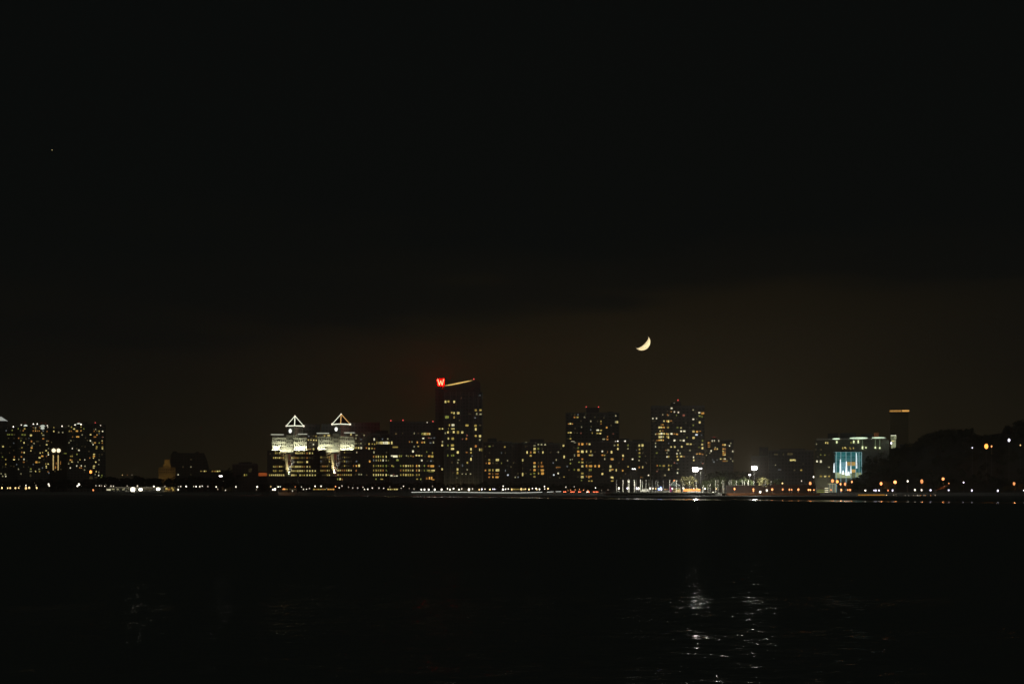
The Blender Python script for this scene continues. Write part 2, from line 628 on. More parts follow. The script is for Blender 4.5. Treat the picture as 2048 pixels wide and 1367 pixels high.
    mixs = N(t, 'ShaderNodeMixShader')
    t.links.new(fac, mixs.inputs[0])
    L(t, b, 0, mixs, 1)
    L(t, b2, 0, mixs, 2)
    L(t, mixs, 0, t.nodes['Material Output'], 0)
    return m


rv = MB()
rv.poly([(-9000, -375, 0), (9000, -375, 0), (9000, 3600, 0), (-9000, 3600, 0)])
tag(rv.build('river', water_mat()), None, None, kind='structure')
hz = MB()
hz.box(-8500, 8500, -370, 3300, -3.5, 150)
hzm = bpy.data.materials.new('night_air')
hzm.use_nodes = True
hzm.node_tree.nodes.remove(hzm.node_tree.nodes['Principled BSDF'])
pv = N(hzm.node_tree, 'ShaderNodeVolumePrincipled')
pv.inputs['Color'].default_value = (0.95, 0.88, 0.77, 1)
pv.inputs['Density'].default_value = 0.00016
pv.inputs['Anisotropy'].default_value = 0.15
L(hzm.node_tree, pv, 0, hzm.node_tree.nodes['Material Output'], 'Volume')
tag(hz.build('haze', hzm), None, None, kind='stuff')

SHORE = [(-9000, 1440), (-262, 1440), (-215, 1308), (40, 1296), (420, 1262), (9000, 1240)]
ld = MB()
ld.poly([(x, y + 0.6, G) for x, y in SHORE] + [(9000, 3600, G), (-9000, 3600, G)])
tag(ld.build('ground', MAT['land']), None, None, kind='structure')
sw = MB()
for (xa, ya), (xb, yb) in zip(SHORE[:-1], SHORE[1:]):
    sw.poly([(xa, ya, -1), (xb, yb, -1), (xb, yb, G + 0.35), (xa, ya, G + 0.35)])
    sw.poly([(xa, ya, G + 0.35), (xb, yb, G + 0.35), (xb, yb + 0.9, G + 0.35), (xa, ya + 0.9, G + 0.35)])
    sw.poly([(xb, yb + 0.9, G - 0.5), (xa, ya + 0.9, G - 0.5), (xa, ya + 0.9, G + 0.35), (xb, yb + 0.9, G + 0.35)])
o = sw.build('seawall', MAT['conc'])
tag(o, 'long dark stone seawall at the edge of the far riverbank', 'seawall')

HILL = [(1560, 975), (1690, 965), (1705, 950), (1722, 928), (1735, 906), (1760, 897), (1800, 893), (1838, 878), (1850, 866), (1885, 857), (1945, 856), (1953, 869),
        (2005, 868), (2012, 850), (2048, 836), (2120, 828), (2400, 840), (3000, 860)]


def hill_top(px):
    for (a, ya), (b, yb) in zip(HILL[:-1], HILL[1:]):
        if a <= px <= b:
            return ya + (yb - ya) * (px - a) / (b - a)
    return 975.0


HD = 1430.0


def hill_z(x, y):
    px = CX + x / y * F
    zt = max(G, Z(hill_top(px), HD) - 9.0)
    k = min(1.0, max(0.0, (y - 1316.0) / (HD - 1316.0)))
    k = k * k * (3 - 2 * k)
    return G - 0.3 + (zt - G) * k


hm = MB()
xs_ = [X(1640, HD) + i * 8.0 for i in range(80)]
ys_ = [1310 + j * 10.0 for j in range(20)] + [1600, 1900]
for j, yy in enumerate(ys_):
    for xx in xs_:
        hm.v.append((xx, yy, hill_z(xx, min(yy, 1500)) if yy < 1700 else G - 0.3))
nx = len(xs_)
for j in range(len(ys_) - 1):
    for i in range(nx - 1):
        a = j * nx + i
        hm.f.append((a, a + 1, a + nx + 1, a + nx))
        hm.m.append(0)
tag(hm.build('hill', MAT['land'], smooth=True), None, None, kind='structure')


def leaf_clump(mb, c, r, n, size, mi=0, rr=R):
    for _ in range(n):
        while True:
            p = Vector((rr.uniform(-1, 1), rr.uniform(-1, 1), rr.uniform(-1, 1)))
            if 0.15 < p.length < 1:
                break
        q = Vector(c) + Vector((p.x * r, p.y * r, p.z * r * 0.8))
        u = Vector((rr.gauss(0, 1), rr.gauss(0, 1), rr.gauss(0, 1))).normalized()
        w = u.cross(Vector((rr.gauss(0, 1), rr.gauss(0, 1), rr.gauss(0, 1)))).normalized()
        s = size * rr.uniform(0.6, 1.4)
        mb.poly([q - u * s, q + w * s * 0.6, q + u * s, q - w * s * 0.6], mi)


wd = MB()
for i in range(1500):
    px = R.uniform(1690, 2330) if i > 300 else R.uniform(1690, 1800)
    y = R.uniform(1330, 1500) if i % 3 else R.uniform(1405, 1450)
    x = X(px, y)
    z = hill_z(x, y)
    if z < G + 0.4 and R.random() < 0.8:
        continue
    h = R.uniform(1.5, 8.0)
    leaf_clump(wd, (x, y, z + h), R.uniform(2.0, 3.8), 42, 0.85)
tag(wd.build('woodland', MAT['wood']), 'dark woodland covering the hill', 'woodland', kind='stuff')

# far tree belt on the left horizon
tb = MB()
for i in range(330):
    px = R.uniform(205, 540)
    D = R.uniform(1640, 1720)
    top = 952 + 3 * math.sin(px * 0.11) + (-8 if 425 < px < 470 else 0) + R.uniform(0, 14)
    leaf_clump(tb, (X(px, D), D, Z(top, D) - 2.5), R.uniform(2.2, 4.0), 40, 0.9)
for px in range(205, 541, 9):
    tb.tube((X(px, 1680), 1680, G - 0.5), (X(px, 1680), 1680, G + 12), 0.4, 0.15, 5)
tag(tb.build('tree_belt', MAT['wood']), 'dark belt of distant trees behind the low shed', 'trees', kind='stuff')


# ------------------------------------------------------------------ trees
def tree_meshes(seed, leaf, n=16, wide=1.0):
    rr = random.Random(seed)
    tr, cw = MB(), MB()
    tr.tube((0, 0, -0.3), (0.1, 0, 0.40), 0.030, 0.018, 6)
    for k in range(6):
        a = rr.uniform(0, 6.28)
        e = (0.26 * wide * math.cos(a), 0.26 * wide * math.sin(a), rr.uniform(0.55, 0.85))
        tr.tube((0.1, 0, rr.uniform(0.28, 0.40)), e, 0.013, 0.004, 5)
    for k in range(n):
        a, q = rr.uniform(0, 6.28), rr.uniform(0, 1) ** 0.6
        zc = rr.uniform(0.36, 0.88)
        lim = 0.36 * wide * math.sqrt(max(0.05, 1 - ((zc - 0.6) / 0.36) ** 2))
        leaf_clump(cw, (lim * q * math.cos(a), lim * q * math.sin(a), zc), rr.uniform(0.08, 0.15), 46, 0.034, 0, rr)
    return tr.mesh('trunk', MAT['bark']), cw.mesh('crown', leaf)


TREES = {k: [tree_meshes(s + 10 * j, MAT[k], 17 if k == 'wood' else 30, w) for j, w in enumerate((1.0, 1.25, 0.85))] for k, s in (('wood', 1), ('leaf', 2), ('leaflit', 3))}


def tree(px, D, top, kind, label, group=None, wide=1.0, ground=None, name='tree'):
    g_ = G if ground is None else ground
    h = Z(top, D) - g_
    t = thing(name, label, 'tree', (X(px, D), D, g_), group)
    tm, cm = R.choice(TREES[kind])
    a = R.uniform(0, 6.28)
    inst('trunk', tm, t, WL[t.name], (h, h, h), a)
    inst('crown', cm, t, WL[t.name], (h * wide, h * wide, h), a)
    return t


px = 524.0
while px < 1232:
    tree(px, 1326 + R.uniform(0, 10), R.uniform(961.5, 968), 'wood', 'dark unlit tree in the row between the promenade lamps and the buildings', 'dark trees along the middle promenade', R.uniform(1.1, 1.5))
    px += R.uniform(8.5, 13)
px = -6.0
while px < 205:
    tree(px, 1500 + R.uniform(0, 20), R.uniform(955, 961), 'wood', 'dark unlit tree in the row below the towers at the far left', 'dark trees below the left towers', R.uniform(1.0, 1.3))
    px += R.uniform(9, 14)
px = 207.0
while px < 520:
    tree(px, 1575 + R.uniform(0, 20), R.uniform(951, 956), 'wood', 'dark unlit tree behind the white lamp row on the left bank', 'dark trees of the left bank', R.uniform(1.2, 1.6))
    px += R.uniform(9, 14)
for px, D, top, k, w, lab in (
    (1375.5, 1268, 949, 'leaflit', 1.25, 'round floodlit pale yellow tree beside the tallest floodlight mast'),
    (1413, 1272, 959, 'leaf', 1.1, 'small green tree right of the tallest floodlight masts'),
    (1425, 1280, 955, 'leaf', 1.1, 'green floodlit tree second to the right of the tallest floodlight masts'),
    (1440, 1285, 951, 'leaf', 1.2, 'tall dim green tree behind the white poles at the right end of the pier'),
    (1471, 1275, 957, 'leaf', 1.1, 'green tree behind the short white poles, leftmost of three left of the right floodlight'),
    (1484, 1278, 954, 'leaf', 1.2, 'green tree behind the short white poles, middle of three left of the right floodlight'),
    (1497, 1272, 956, 'leaf', 1.2, 'green tree just under the small white floodlight'),
    (1526, 1276, 951, 'leaflit', 1.15, 'bright yellow floodlit tree right of the right floodlight mast'),
    (1556, 1280, 956, 'leaf', 1.2, 'dim green tree standing alone in front of the dark office block'),
    (1455, 1330, 940, 'wood', 1.5, 'tall dark tree below the small apartment tower with amber windows'),
    (1440, 1335, 938, 'wood', 1.5, 'tall dark tree behind the right floodlit mast pair'),
    (1473, 1335, 939, 'wood', 1.5, 'tall dark tree between the two bright floodlights'),
    (1490, 1330, 941, 'wood', 1.4, 'tall dark tree left of the right floodlight mast'),
    (1424, 1330, 944, 'wood', 1.4, 'dark tree nearest behind the second mast of the bright floodlights'),
    (1774, 1292, 961, 'leaflit', 1.0, 'tree lit orange from below beside a sodium lamp at the foot of the hill'),
    (1686, 1300, 962, 'leaflit', 1.0, 'tree lit orange under the glass atrium'),
    (1697, 1302, 966, 'leaflit', 1.0, 'smaller orange lit tree under the right side of the glass atrium'),
    (1851, 1302, 961, 'leaflit', 0.9, 'narrow tree lit orange by the sodium lamp right of the small white lamp'),
    (2012, 1290, 971, 'leaflit', 1.1, 'orange lit tree, left one of the pair at the right edge'),
    (2026, 1292, 968, 'leaflit', 1.2, 'orange lit tree, middle one directly under the sodium lamp at the right edge'),
    (2042, 1294, 967, 'leaflit', 1.1, 'orange lit tree farthest right by the waterfront'),
    (1924, 1300, 968, 'leaf', 1.2, 'faint green tree under the lilac lamp near the right end of the waterfront'),
    (440, 1560, 944, 'wood', 1.2, 'dark tree just right of the white floodlight on the left bank'),
    (452, 1556, 938, 'wood', 1.3, 'taller dark tree left of the dark stepped building'),
    (463, 1552, 934, 'wood', 1.2, 'dark tree touching the left side of the dark stepped building'),
):
    tree(px, D, top, k, lab, None, w)


# ------------------------------------------------------------------ lamps
def lamp(px, py, D, c, r, label, group=None, ground=None, name='street_lamp', cat='street lamp', arm=False, pr=0.09):
    g_ = G if ground is None else ground
    x, z = X(px, D), Z(py, D)
    t = thing(name, label, cat, (x, D, g_), group)
    inst('pole', POLE, t, (x, D + 0.05, g_ - 0.2), (pr, pr, max(0.6, z - g_ + 0.2)))
    r *= R.uniform(0.72, 1.22)
    inst('lamp_globe', BALL[c], t, (x, D - 0.15, z), (r, r, r * R.uniform(1.0, 1.5)))
    if c == 'o' and r > 0.4:
        bl_ = bpy.data.lights.new('bulb', 'POINT')
        bl_.energy, bl_.color, bl_.shadow_soft_size = (320.0 if D > 1260 else 70.0), (1.0, 0.40, 0.12), 0.4
        bo_ = bpy.data.objects.new('bulb', bl_)
        COL.objects.link(bo_)
        bo_.parent = t
        bo_.location = (0, -r - 0.7, z - g_)
    return t


def lamps(txt, D, r, label, group, ground=None, **kw):
    for x, y, c, w, h in parse(txt):
        lamp(x, y, D + R.uniform(-0.5, 0.5), c, r * (w if w != 2.6 else 3.0) / 3.0, label, group, ground, **kw)


# left bank
lamps('4 975 y 4,15.5 975.3 y,20.5 975 y,31 975.3 y 4.5,37.5 975 y,52 975.6 y 5,58.5 974.6 y 4,73.5 975 y 4', 1452, 0.62,
      'warm lamp in the waterside row below the left towers', 'warm lamps at far left')
lamps('52 970 w 3.5,97.3 967.5 w 4,98.6 970.6 w 3,158 968 w 4,155 971.3 w 3.5,39.5 971.5 d,72 970.3 d', 1460, 0.60, 'white lamp standing higher behind the warm waterside row at far left', 'white lamps at far left')
lamps('186.7 979.5 o 3', 1446, 0.6, 'single small orange lamp low by the water left of the lit shed', None)
lamps('''209.5 971.5 w,222 971.4 s,227 971.5 s,254.5 971 s,275 971 s,307.8 972 w 3.4,330 972 s,357 972 s,361.5 972.2 s,372.6 972 w,387.5 972 s,392.3 972.3 w 3.4,399.7 972.3 w 3.4,404.5 971.3 w,
415.8 972 s,432.4 972.8 w 4,472 972.8 w 3,514.5 972.8 w 3.4''', 1450, 0.52, 'white lamp in the row between the lit shed and the white office block', 'white lamps on the left bank')
lamps('451 979.7 s 3,513 978.2 d 3,435.5 977.5 d 3', 1445, 0.5, 'faint low lamp near the water below the dark stepped building', 'faint low lamps on the left bank')
lamps('199 970.6 s 2.4,203 970.6 d 3,192 970.4 s 2.4', 1450, 0.6, 'tiny slim lamp just left of the lit shed', 'tiny slim lamps left of the lit shed')
# promenade of the middle
lamps('''842.7 978.4 w 3.4,849 978.4 w 3,857.5 978.4 w 3.4,869.5 978.4 w 3.4,883.2 978.4 w 3.4,900 978.4 w 3.4,918 978.4 w 3.4,938 978.4 w 3.6,958.5 978.4 y 3.6,980 978 y 3.6,
1023.5 978 y 4,1042.5 977.5 y 4''', 1299, 0.56, 'white globe lamp on the railing behind the boat light trail', 'globe lamps behind the lit pier')
lamps('''895 976.5 w 2.6,907 976.5 w 3,923.5 976.8 s 2.6,945 976.9 s 3,963.5 977.6 l 3.6,970 977.4 s,986 977.5 l 2.6,989.5 977.4 l 2.6,1006 978 w 3.6,1011 977.4 w 3.2,1016.5 976.8 w 2.8,
1051 977.2 y 3,1058 978 y 4,1064.8 976 w 3,1072 976 w 2.6,1073.6 978 y 3.2,1079 977.6 w 3,1089.5 977 w 2.4,1096 976.4 y 3.2''', 1308, 0.50,
      'small lamp among the cafe lights behind the promenade', 'small lamps behind the promenade')
lamps('1006.5 971.5 w 2.8,1089 972 w 2.6,1131.7 973.2 s 3,1148.5 972.6 s 3.6,1191 974.8 w 2.8,807 971.6 s 3,642.3 971.5 w 3.4,630.5 971.7 w 3.4,556.5 972.7 w 3.6,560.5 972.4 w 2.6,684 971 s,865 971.6 d', 1318, 0.52,
      'white lamp standing higher among the dark promenade trees', 'taller lamps in the promenade trees')
lamps('''541.8 972.4 y 2.2,590.7 972.8 o 2,603 973 s 2.4,607 977.8 s 3,613 977.5 s 3,619 976 s 3,671 972.2 o 2.2,678.5 974.6 s 2.6,697 973.4 d,705.5 975 s 2.6,715.3 975 s 2.6,726 973.6 s 2.6,729 977.8 s 2.6,
735.5 977.6 w 3.2,744.7 975.2 s 2.6,758 975.2 s 2.6,767.5 975.6 s 2.2,779.5 972.6 d,802.5 975.5 s 2.4,818.5 976 d 2.4,828 977 d 2.6,585 981 s 3,568 977 o 3,550 977.8 w 5,546 978.4 w 4,653.5 976 d''', 1304, 0.52,
      'small lamp among the mixed lights below the white office block', 'small lamps below the white office block')
# right bank under the hill
lamps('''1506.7 977.8 o 3.6,1506.9 981 o 3.2,1544.3 978 o 3.6,1565.3 978 o 3.8,1578.8 978.4 o 3.6,1583.5 978.4 o 3.2,1596.7 978.4 o 3.8,1617 979 o 3.2,1620.5 979 o 3.2,1627.7 979 o 3.4,1662 979 o 3.6,1682.5 979 o 3.6,
1695.5 979 o 3.4,1700 979 o 3.4,1776 980 o 3.8,1469 977 o 3.8''', 1236, 0.62, 'orange sodium lamp in the low waterside row at right', 'low orange lamps of the right waterfront')
lamps('''1520.5 983.2 w 3.6,1533.5 980 w 3.6,1730.5 980 w 3.6,1748 980 l 3.2,1751.7 980 l 3.2,1758 980 l 3.2,1785 980 l 3.2,1829.8 979 w 2.8,1843 979.4 w 3.2,1861 979.5 l 3.6,1897.3 979.5 l 3.4,1943.6 980 l 3.6,1995.5 980.4 l 3.6,
2047.5 980 l 3''', 1240, 0.60, 'white lamp in the low waterside row under the hill', 'low white lamps of the right waterfront')
lamps('1550 966 o 3.2,1564.7 965.5 y 3,1620.3 966.3 o 3.8,1603 961 s 2.2,1665 961 o 4,1681 967.4 o 3,1690 967.3 o 3,1703.7 963 o 3.2,1762 966.5 o 4.6,1790 963.5 o 4.6,1843.5 962 o 4.4,1886 957 o 4.8,2028 966.5 o 4.4', 1290, 0.84,
      'tall orange sodium street lamp above the low waterside row', 'tall orange lamps of the right waterfront')
lamps('1584.5 971.2 l 3.6,1616 971.5 l 3.6,1627 953 w 2.8,1815.3 961.7 w 3,1927 964 l 3.2,1629.5 983.6 l 2.4,1611 980 d 3', 1296, 0.58, 'tall white street lamp above the orange waterside row', 'tall white lamps of the right waterfront')
lamps('1810.5 990.4 s 2.4,1817 991 s 2.4,1827 990.5 d,1834.5 990.4 s 2.4,1838 990.4 s 2.4,1841.5 990.2 o 1.6,1848 990 d,1851 990 o 1.6,1861 990.6 o 1.6,1870.5 989.8 d 3,1773 989.3 y 2.6,2014 993 y 2,1787 989 d,1792 988 d', 1238, 0.42,
      'tiny bollard light at the waters edge under the hill', 'tiny bollard lights under the hill', ground=0.4)
lamp(1674.5, 962.5, 1288, 'O', 1.4, 'largest glaring orange sodium lamp in front of the glass atrium')
lamp(181.5, 943, 1500, 'O', 1.7, 'glaring orange lamp in front of the tower at the end of the left group')
D = 1400.0
for px, py, c, r, lab in ((1972.5, 892, 'O', 1.7, 'glaring orange lamp high on the dark hill'), (1983, 892, 'o', 0.6, 'small orange lamp just right of the glaring orange lamp on the hill'),
                          (1944.5, 894.8, 'l', 0.75, 'lilac lamp on the hill left of the glaring orange lamp'), (2018, 879.6, 'l', 1.0, 'highest lilac white lamp near the top right of the hill'),
                          (2040.5, 889.7, 'y', 0.5, 'small pinkish lamp at the right edge of the hill')):
    lamp(px, py, 1352, c, r, lab, ground=hill_z(X(px, 1352), 1352))


def floodmast(px, py, D, label, grid, c, r, step=1.3, ground=None, pr=0.22, beams=()):
    g_ = G if ground is None else ground
    x, z = X(px, D), Z(py, D)
    t = thing('floodlight_mast', label, 'floodlight', (x, D, g_))
    power = {'F': 65000, 'p': 250, 'f': 600}[c]
    pl_ = bpy.data.lights.new('bulb', 'POINT')
    pl_.energy, pl_.color, pl_.shadow_soft_size = power, (1.0, 0.96, 0.86), 1.4
    po_ = bpy.data.objects.new('bulb', pl_)
    COL.objects.link(po_)
    po_.parent = t
    po_.location = (0, -2.4, z - g_)
    inst('mast', POLED, t, (x, D + 0.4, g_ - 0.2), (pr * 0.7, pr * 0.7, z - g_ + 0.8))
    nx_, nz_ = grid
    cb = MB()
    for j in range(nz_):
        zz_ = z + (j - (nz_ - 1) / 2) * step
        cb.box(x - nx_ * step / 2, x + nx_ * step / 2, D + 0.05, D + 0.25, zz_ - 0.12, zz_ + 0.12)
    cb.build('crossarm', MAT['galv'], t)
    for j in range(nz_):
        for i in range(nx_):
            xx = x + (i - (nx_ - 1) / 2) * step
            zz_ = z + (j - (nz_ - 1) / 2) * step
            hd = MB()
            hd.tube((xx, D + 0.0, zz_ + 0.05), (xx, D - 0.35, zz_ - 0.05), r * 0.6, r * 1.05, 10)
            h = hd.build('lamp_housing', MAT['dark'], t)
            inst('lens', BALL[c], h, (xx, D - 0.42, zz_ - 0.06), (r, r * 0.45, r))
    for (bx_, bd_, bz_), pw_, ang in beams:
        sd_ = bpy.data.lights.new('beam', 'SPOT')
        sd_.energy, sd_.color, sd_.spot_size, sd_.spot_blend, sd_.shadow_soft_size = pw_, (1.0, 0.96, 0.82), math.radians(ang), 0.6, 0.4
        so_ = bpy.data.objects.new('beam', sd_)
        COL.objects.link(so_)
        so_.parent = t
        src = Vector((x, D + 0.8, z - 0.3))
        so_.location = src - Vector(WL[t.name])
        so_.rotation_euler = (src - Vector((X(bx_, bd_), bd_, bz_))).to_track_quat('Z', 'Y').to_euler()
    return t


PZ = 2.9                                              # pier deck level
floodmast(1390.5, 938, 1224, 'tallest floodlight mast with the widest glaring white head', (3, 2), 'F', 0.90, 1.55, ground=PZ,
          beams=(((1376, 1268, 10), 150000, 30), ((1345, 1242, 1), 60000, 74), ((1428, 1244, 1), 60000, 74)))
floodmast(1401.2, 936, 1226, 'thinner floodlight mast just right of the most glaring one', (2, 1), 'f', 0.42, 1.3, pr=0.18, ground=PZ, beams=(((1430, 1282, 9), 70000, 44),))
floodmast(1508.5, 935, 1252.0, 'glaring white floodlight mast left of the dark office block', (3, 2), 'F', 0.86, 1.5,
          beams=(((1526, 1276, 9), 150000, 28), ((1486, 1276, 8), 60000, 60)))
floodmast(1499.3, 949, 1260, 'smaller floodlight mast low left of the glaring right one', (2, 1), 'f', 0.5, 1.0, pr=0.12)
floodmast(1267.6, 937, 1224, 'slim mast with two small white lamps above the left end of the poles', (2, 1), 'f', 0.42, 1.9, pr=0.18, ground=PZ,
          beams=(((1262, 1240, 1), 50000, 86),))
floodmast(266.0, 978, 1444, 'brightest low floodlight in front of the lit shed', (2, 2), 'p', 1.25, 1.5, pr=0.12)
floodmast(281.5, 978, 1444, 'low floodlight in front of the lit shed, right of the brightest one', (2, 1), 'p', 1.25, 1.1, pr=0.12)
floodmast(316.5, 977, 1444, 'low floodlight at the right end of the lit shed', (2, 1), 'p', 1.3, 1.1, pr=0.12)
floodmast(441.5, 951.3, 1520, 'white floodlight above the trees between two dark buildings', (3, 1), 'f', 0.62, 1.2, pr=0.14)

# ------------------------------------------------------------------ far left towers
t = building('apartment_tower', 'tower cut by the left edge with a white lit pyramid roof', -70, 14, 842, 1760, 40, MAT['stone'],
             '12.5 860 k,6.2 892 Y 3.6 3.6,5.2 913 g,11.7 918 y,11.7 927.5 y,5.6 932.5 d,11 932.5 d,2.4 946.5 w,10.8 947.5 w 4,5.6 951.5 w,11.8 951.7 W,2 853 d,3 905 d')
D = 1760.0
py = MB()
cx, hw = X(2, D), (13.5 / F * D)
zb, za = Z(842, D) + 1.0, Z(831, D)
bx_ = [(cx - hw, D + 2), (cx + hw, D + 2), (cx + hw, D + 2 + 2 * hw), (cx - hw, D + 2 + 2 * hw)]
for i in range(4):
    a, b = bx_[i], bx_[(i + 1) % 4]
    py.poly([(a[0], a[1], zb), (b[0], b[1], zb), (cx, D + 2 + hw, za)])
py.build('glowing_pyramid_roof', emit('roof_painted_glow', (0.80, 0.84, 0.76), 0.55, 'NONE', 0.1), t)  # light on the roof painted as emission
building('apartment_tower', 'dark narrow tower with a dim green window strip, second from the left edge', 14.4, 35.6, 853, 1745, 30, MAT['brick'],
         '24.5 860 g,14.9 868.5 g 2 3,18.5 868.5 g 4 3,24 868.5 g 4 3,28.5 868.5 d 4 3,28 876 d,27.5 885.5 k,27.5 900 d,28 918.5 Y 4,28.5 913 o,27.7 932 d,33.3 928 k,20 893 d,19 905 d,22 931 d,17 876 d',
         lamps='26 852.6 w 4')
t = building('apartment_tower', 'broad tower with two white lit domes on its roof among the left group', 36, 98.6, 853.5, 1730, 45, MAT['stone'], '''66.5 853.9 o,71 853.9 W,79 854 o,88 854.4 w,49.3 857 y 3.6,71 857 y,36.8 857 g,
41 861 d,46.5 861 o,66.5 861 o,71 861 O,75 861 o,78.5 861 o,86.5 861 k,94 862 o,83.5 865.5 y,86.5 869.3 w 6 3,45 869 g 5.5 3.6,50 869.3 g 3 4,62 870 Y 5 4.4,37.5 876 o,43 876 d 6,58 876 k,86.5 876.5 o 5,42 881 g,48.3 885 Y 3.4 3.4,
63 882 o 3 4,68 886 w,75 882 d 7,94 881 w,97 881 o,92.5 884 d,93.5 888.3 Y 4,64.3 891.3 w 3.6,63.3 895 O 4.6 3.6,44 894.7 y 3.4,97 896 w,61.8 900.8 Y,92.3 900.3 Y 3.6,48.3 904.4 Y,43.8 904 o,80.4 905 Y,85.2 904.2 y,96.5 904.5 Y,
96.9 908.5 W,42.8 913 o 3.6,84.5 911.3 O 5 3,93 911.5 o,79.2 914.5 Y 5.4 3.4,37.6 918 w,48 918 W 3.6,47.5 923.5 o 4 3.6,72.8 923.6 O 4.6 4,78.4 923.6 y 3.6,91.8 926.8 y,96.4 927 Y,66.5 928 k,92.6 931.5 Y,47.3 932.7 d,92.7 934.6 Y,85 934.8 k,
37 937.5 w,61.8 937 g 4 3,78.3 937.5 w 4 3,61.5 942 w 5.5 3,71.2 942 Y,79 942 y 3.6,96 942.5 o,98 945 k,41.9 946.8 w,61 950 d 4 7,56 889 d,52 877 d,40 897 d,54 921 d,70 905 d,88 918 d,57 933 d,80 890 d''',
             lamps='42 849.5 w 4,66 847.2 w 3.6,74 847 w 3.6,94 850 w 3,95 853.4 s 3', beacons='50 844.3 q,83 845 q,91 845.2 q', pent=((60, 80, 848),))
EMC = emit('glowing_dome', (0.86, 0.92, 0.78), 0.85, 'NONE', 0.2, 0.4)  # lit look of the roof domes painted as emission
for px, py_, w, h in ((50, 849.5, 8, 5), (84, 850.5, 13, 8)):
    db = MB()
    db.ball((X(px, 1728), 1733, Z(py_ + h / 2, 1728)), w / 2 / F * 1728, 12, 8, 1.5 * h / w)
    db.build('glowing_dome', EMC, t, smooth=True)
t = building('office_building', 'dark recessed building with two round glowing medallions over tall light columns', 99, 134.6, 857, 1765, 40, MAT['brick'],
             '107.6 862 Y,107.7 854.6 y,117.5 864 w,125.5 864 w 3.6,130.5 906 g 6 2,103 884 d,122 938 d 6 2,111 934 o 3 6,112.5 926 o 2 6,121 925 o 2 8,110 942 d', lamps='123.5 851.5 w 4.6', beacons='113.3 860.6 R 4')
mm = emit('medallion_light', (1.0, 0.86, 0.55), 2.0, 'NONE')
cm_ = emit('column_light', (1.0, 0.70, 0.26), 0.75, 'NONE', 0.1)
for px in (107.5, 117.2):
    k = MB()
    k.tube((X(px, 1765), 1765.1, Z(900.3, 1765)), (X(px, 1765), 1764.4, Z(900.3, 1765)), 3.9 / F * 1765, None, 20)
    k.build('round_medallion', mm, t)
    k = MB()
    k.box(X(px - 1.9, 1765), X(px + 0.1, 1765), 1764.5, 1765.1, Z(939.5, 1765), Z(909.5, 1765))
    k.build('light_column', cm_, t)
t = building('apartment_tower', 'right end tower of the left group with a white dome and a red roof light', 135, 211.5, 849, 1735, 45, MAT['stone'], '''137.5 851.6 w,143 854 y,138.9 862.2 y 3 4,142.8 862 o,148.3 857.5 Y 4,162 853.2 y,
154 861.5 O 5.4 3.6,162 861 O 3.4,167.7 857 g,145.5 865.2 d,191.3 857.7 w,188.5 861.5 o,194 861.5 d,198.6 861.5 y 3.6,205.3 861.5 W 3.4,164.3 869 w,181.3 868.5 Y 3.6,194 869 O,198.5 866 k,189.8 873 o 5.4 3,145.3 873.3 o,
155.5 873 O 7 3,205 873.2 r,180.8 880.7 W,142 881 w,147.5 880.5 d,184 884.5 w,186.3 888.3 W,189.8 884.7 O 5,198.5 885 g,138.2 885 w,204.5 880.7 Y,204.5 885 o,154 889 d,170 893 d,164 892 d,193.5 892.5 y 4.6 3,193 896 y 4.4 3,205 893 y 3.4,
205 896.3 Y 3.4,144.8 896.5 W,153.5 896.5 d,157.8 899.8 W 3.4,188.2 907.8 Y 4.6,154 908 g,204 908 d,198.5 908 d,145 908 d,141.5 911.8 y,144.5 912 y,188 911.8 O 5,187 915.3 Y,179.7 915.2 o,198.3 912.3 d,198.2 919 w,140.8 919.5 O,143.8 919.5 o,
160 918.8 y,169.5 918.8 W,191.5 923.3 Y 3.6,143.9 923.2 Y,147 923.5 d,137.6 923.7 d,156 923.5 w,197.5 928 w,137.5 927 w,153.6 931 W,162.5 930.8 W,188 931.3 Y 5.4 3,170 931.7 w,140.9 935.2 W,159.5 934.5 o,162.5 934.8 o,187.3 934.8 Y 4,169 939 w,
192.5 942.3 Y,197.7 943.6 w,190.3 948 w,197.5 950 W,204 950 g,203 954.5 g 4.4,182 953 d 8 2,182 956 d 9 2,192 954 d 8 3,175 880 d,171 875 d,178 902 d,208 900 d''',
             lamps='149.6 849.2 w 4.6,161.5 848.2 w 4.4,200.7 849.6 s 3', beacons='158 843.4 q,190.5 844.6 R', pent=((166, 175, 844), (183, 199, 847)))
db = MB()
db.ball((X(156.5, 1733), 1740, Z(851.5, 1733)), 6 / F * 1733, 12, 8, 1.1)
db.build('glowing_dome', EMC, t, smooth=True)

# ------------------------------------------------------------------ left bank, low things
D = 1450.0
t = building('waterfront_shed', 'long low shed by the water with bright openings and a lit roof edge', 212, 331, 974.5, D, 14, MAT['conc'],
             '217.5 978.6 W 10 3.6,226.5 977.6 w 6 3,235.5 977.8 w 5 3,247 977.8 w 6 3,256 977.6 d 4 3,296 977.4 d 22 2,340 977 d 1 1')
k = MB()
k.box(X(218, D), X(331, D), D - 0.6, D - 0.3, Z(974.9, D), Z(973.9, D))
k.build('roof_edge_strip', emit('roof_edge_glow', (1.0, 0.85, 0.55), 0.16, 'NONE'), t)  # strip along the roof edge glows by its own emission
t = thing('kiosk', 'small warmly lit kiosk right of the lit shed', 'kiosk', (X(339, D), D, G))
k = MB()
k.box(X(328, D), X(349, D), D, D + 8, G - 0.3, Z(973.4, D))
k.build('wall', MAT['golden'], t)
k = MB()
k.box(X(327, D), X(350, D), D - 1, D + 9, Z(973.4, D), Z(972.6, D))
k.build('roof', MAT['roof'], t)
windows(t, parse('333 976.5 y 5 4,338 978 o 3 3,344 975.5 y 4 4,346.5 978.5 y 3 3.5'), D)
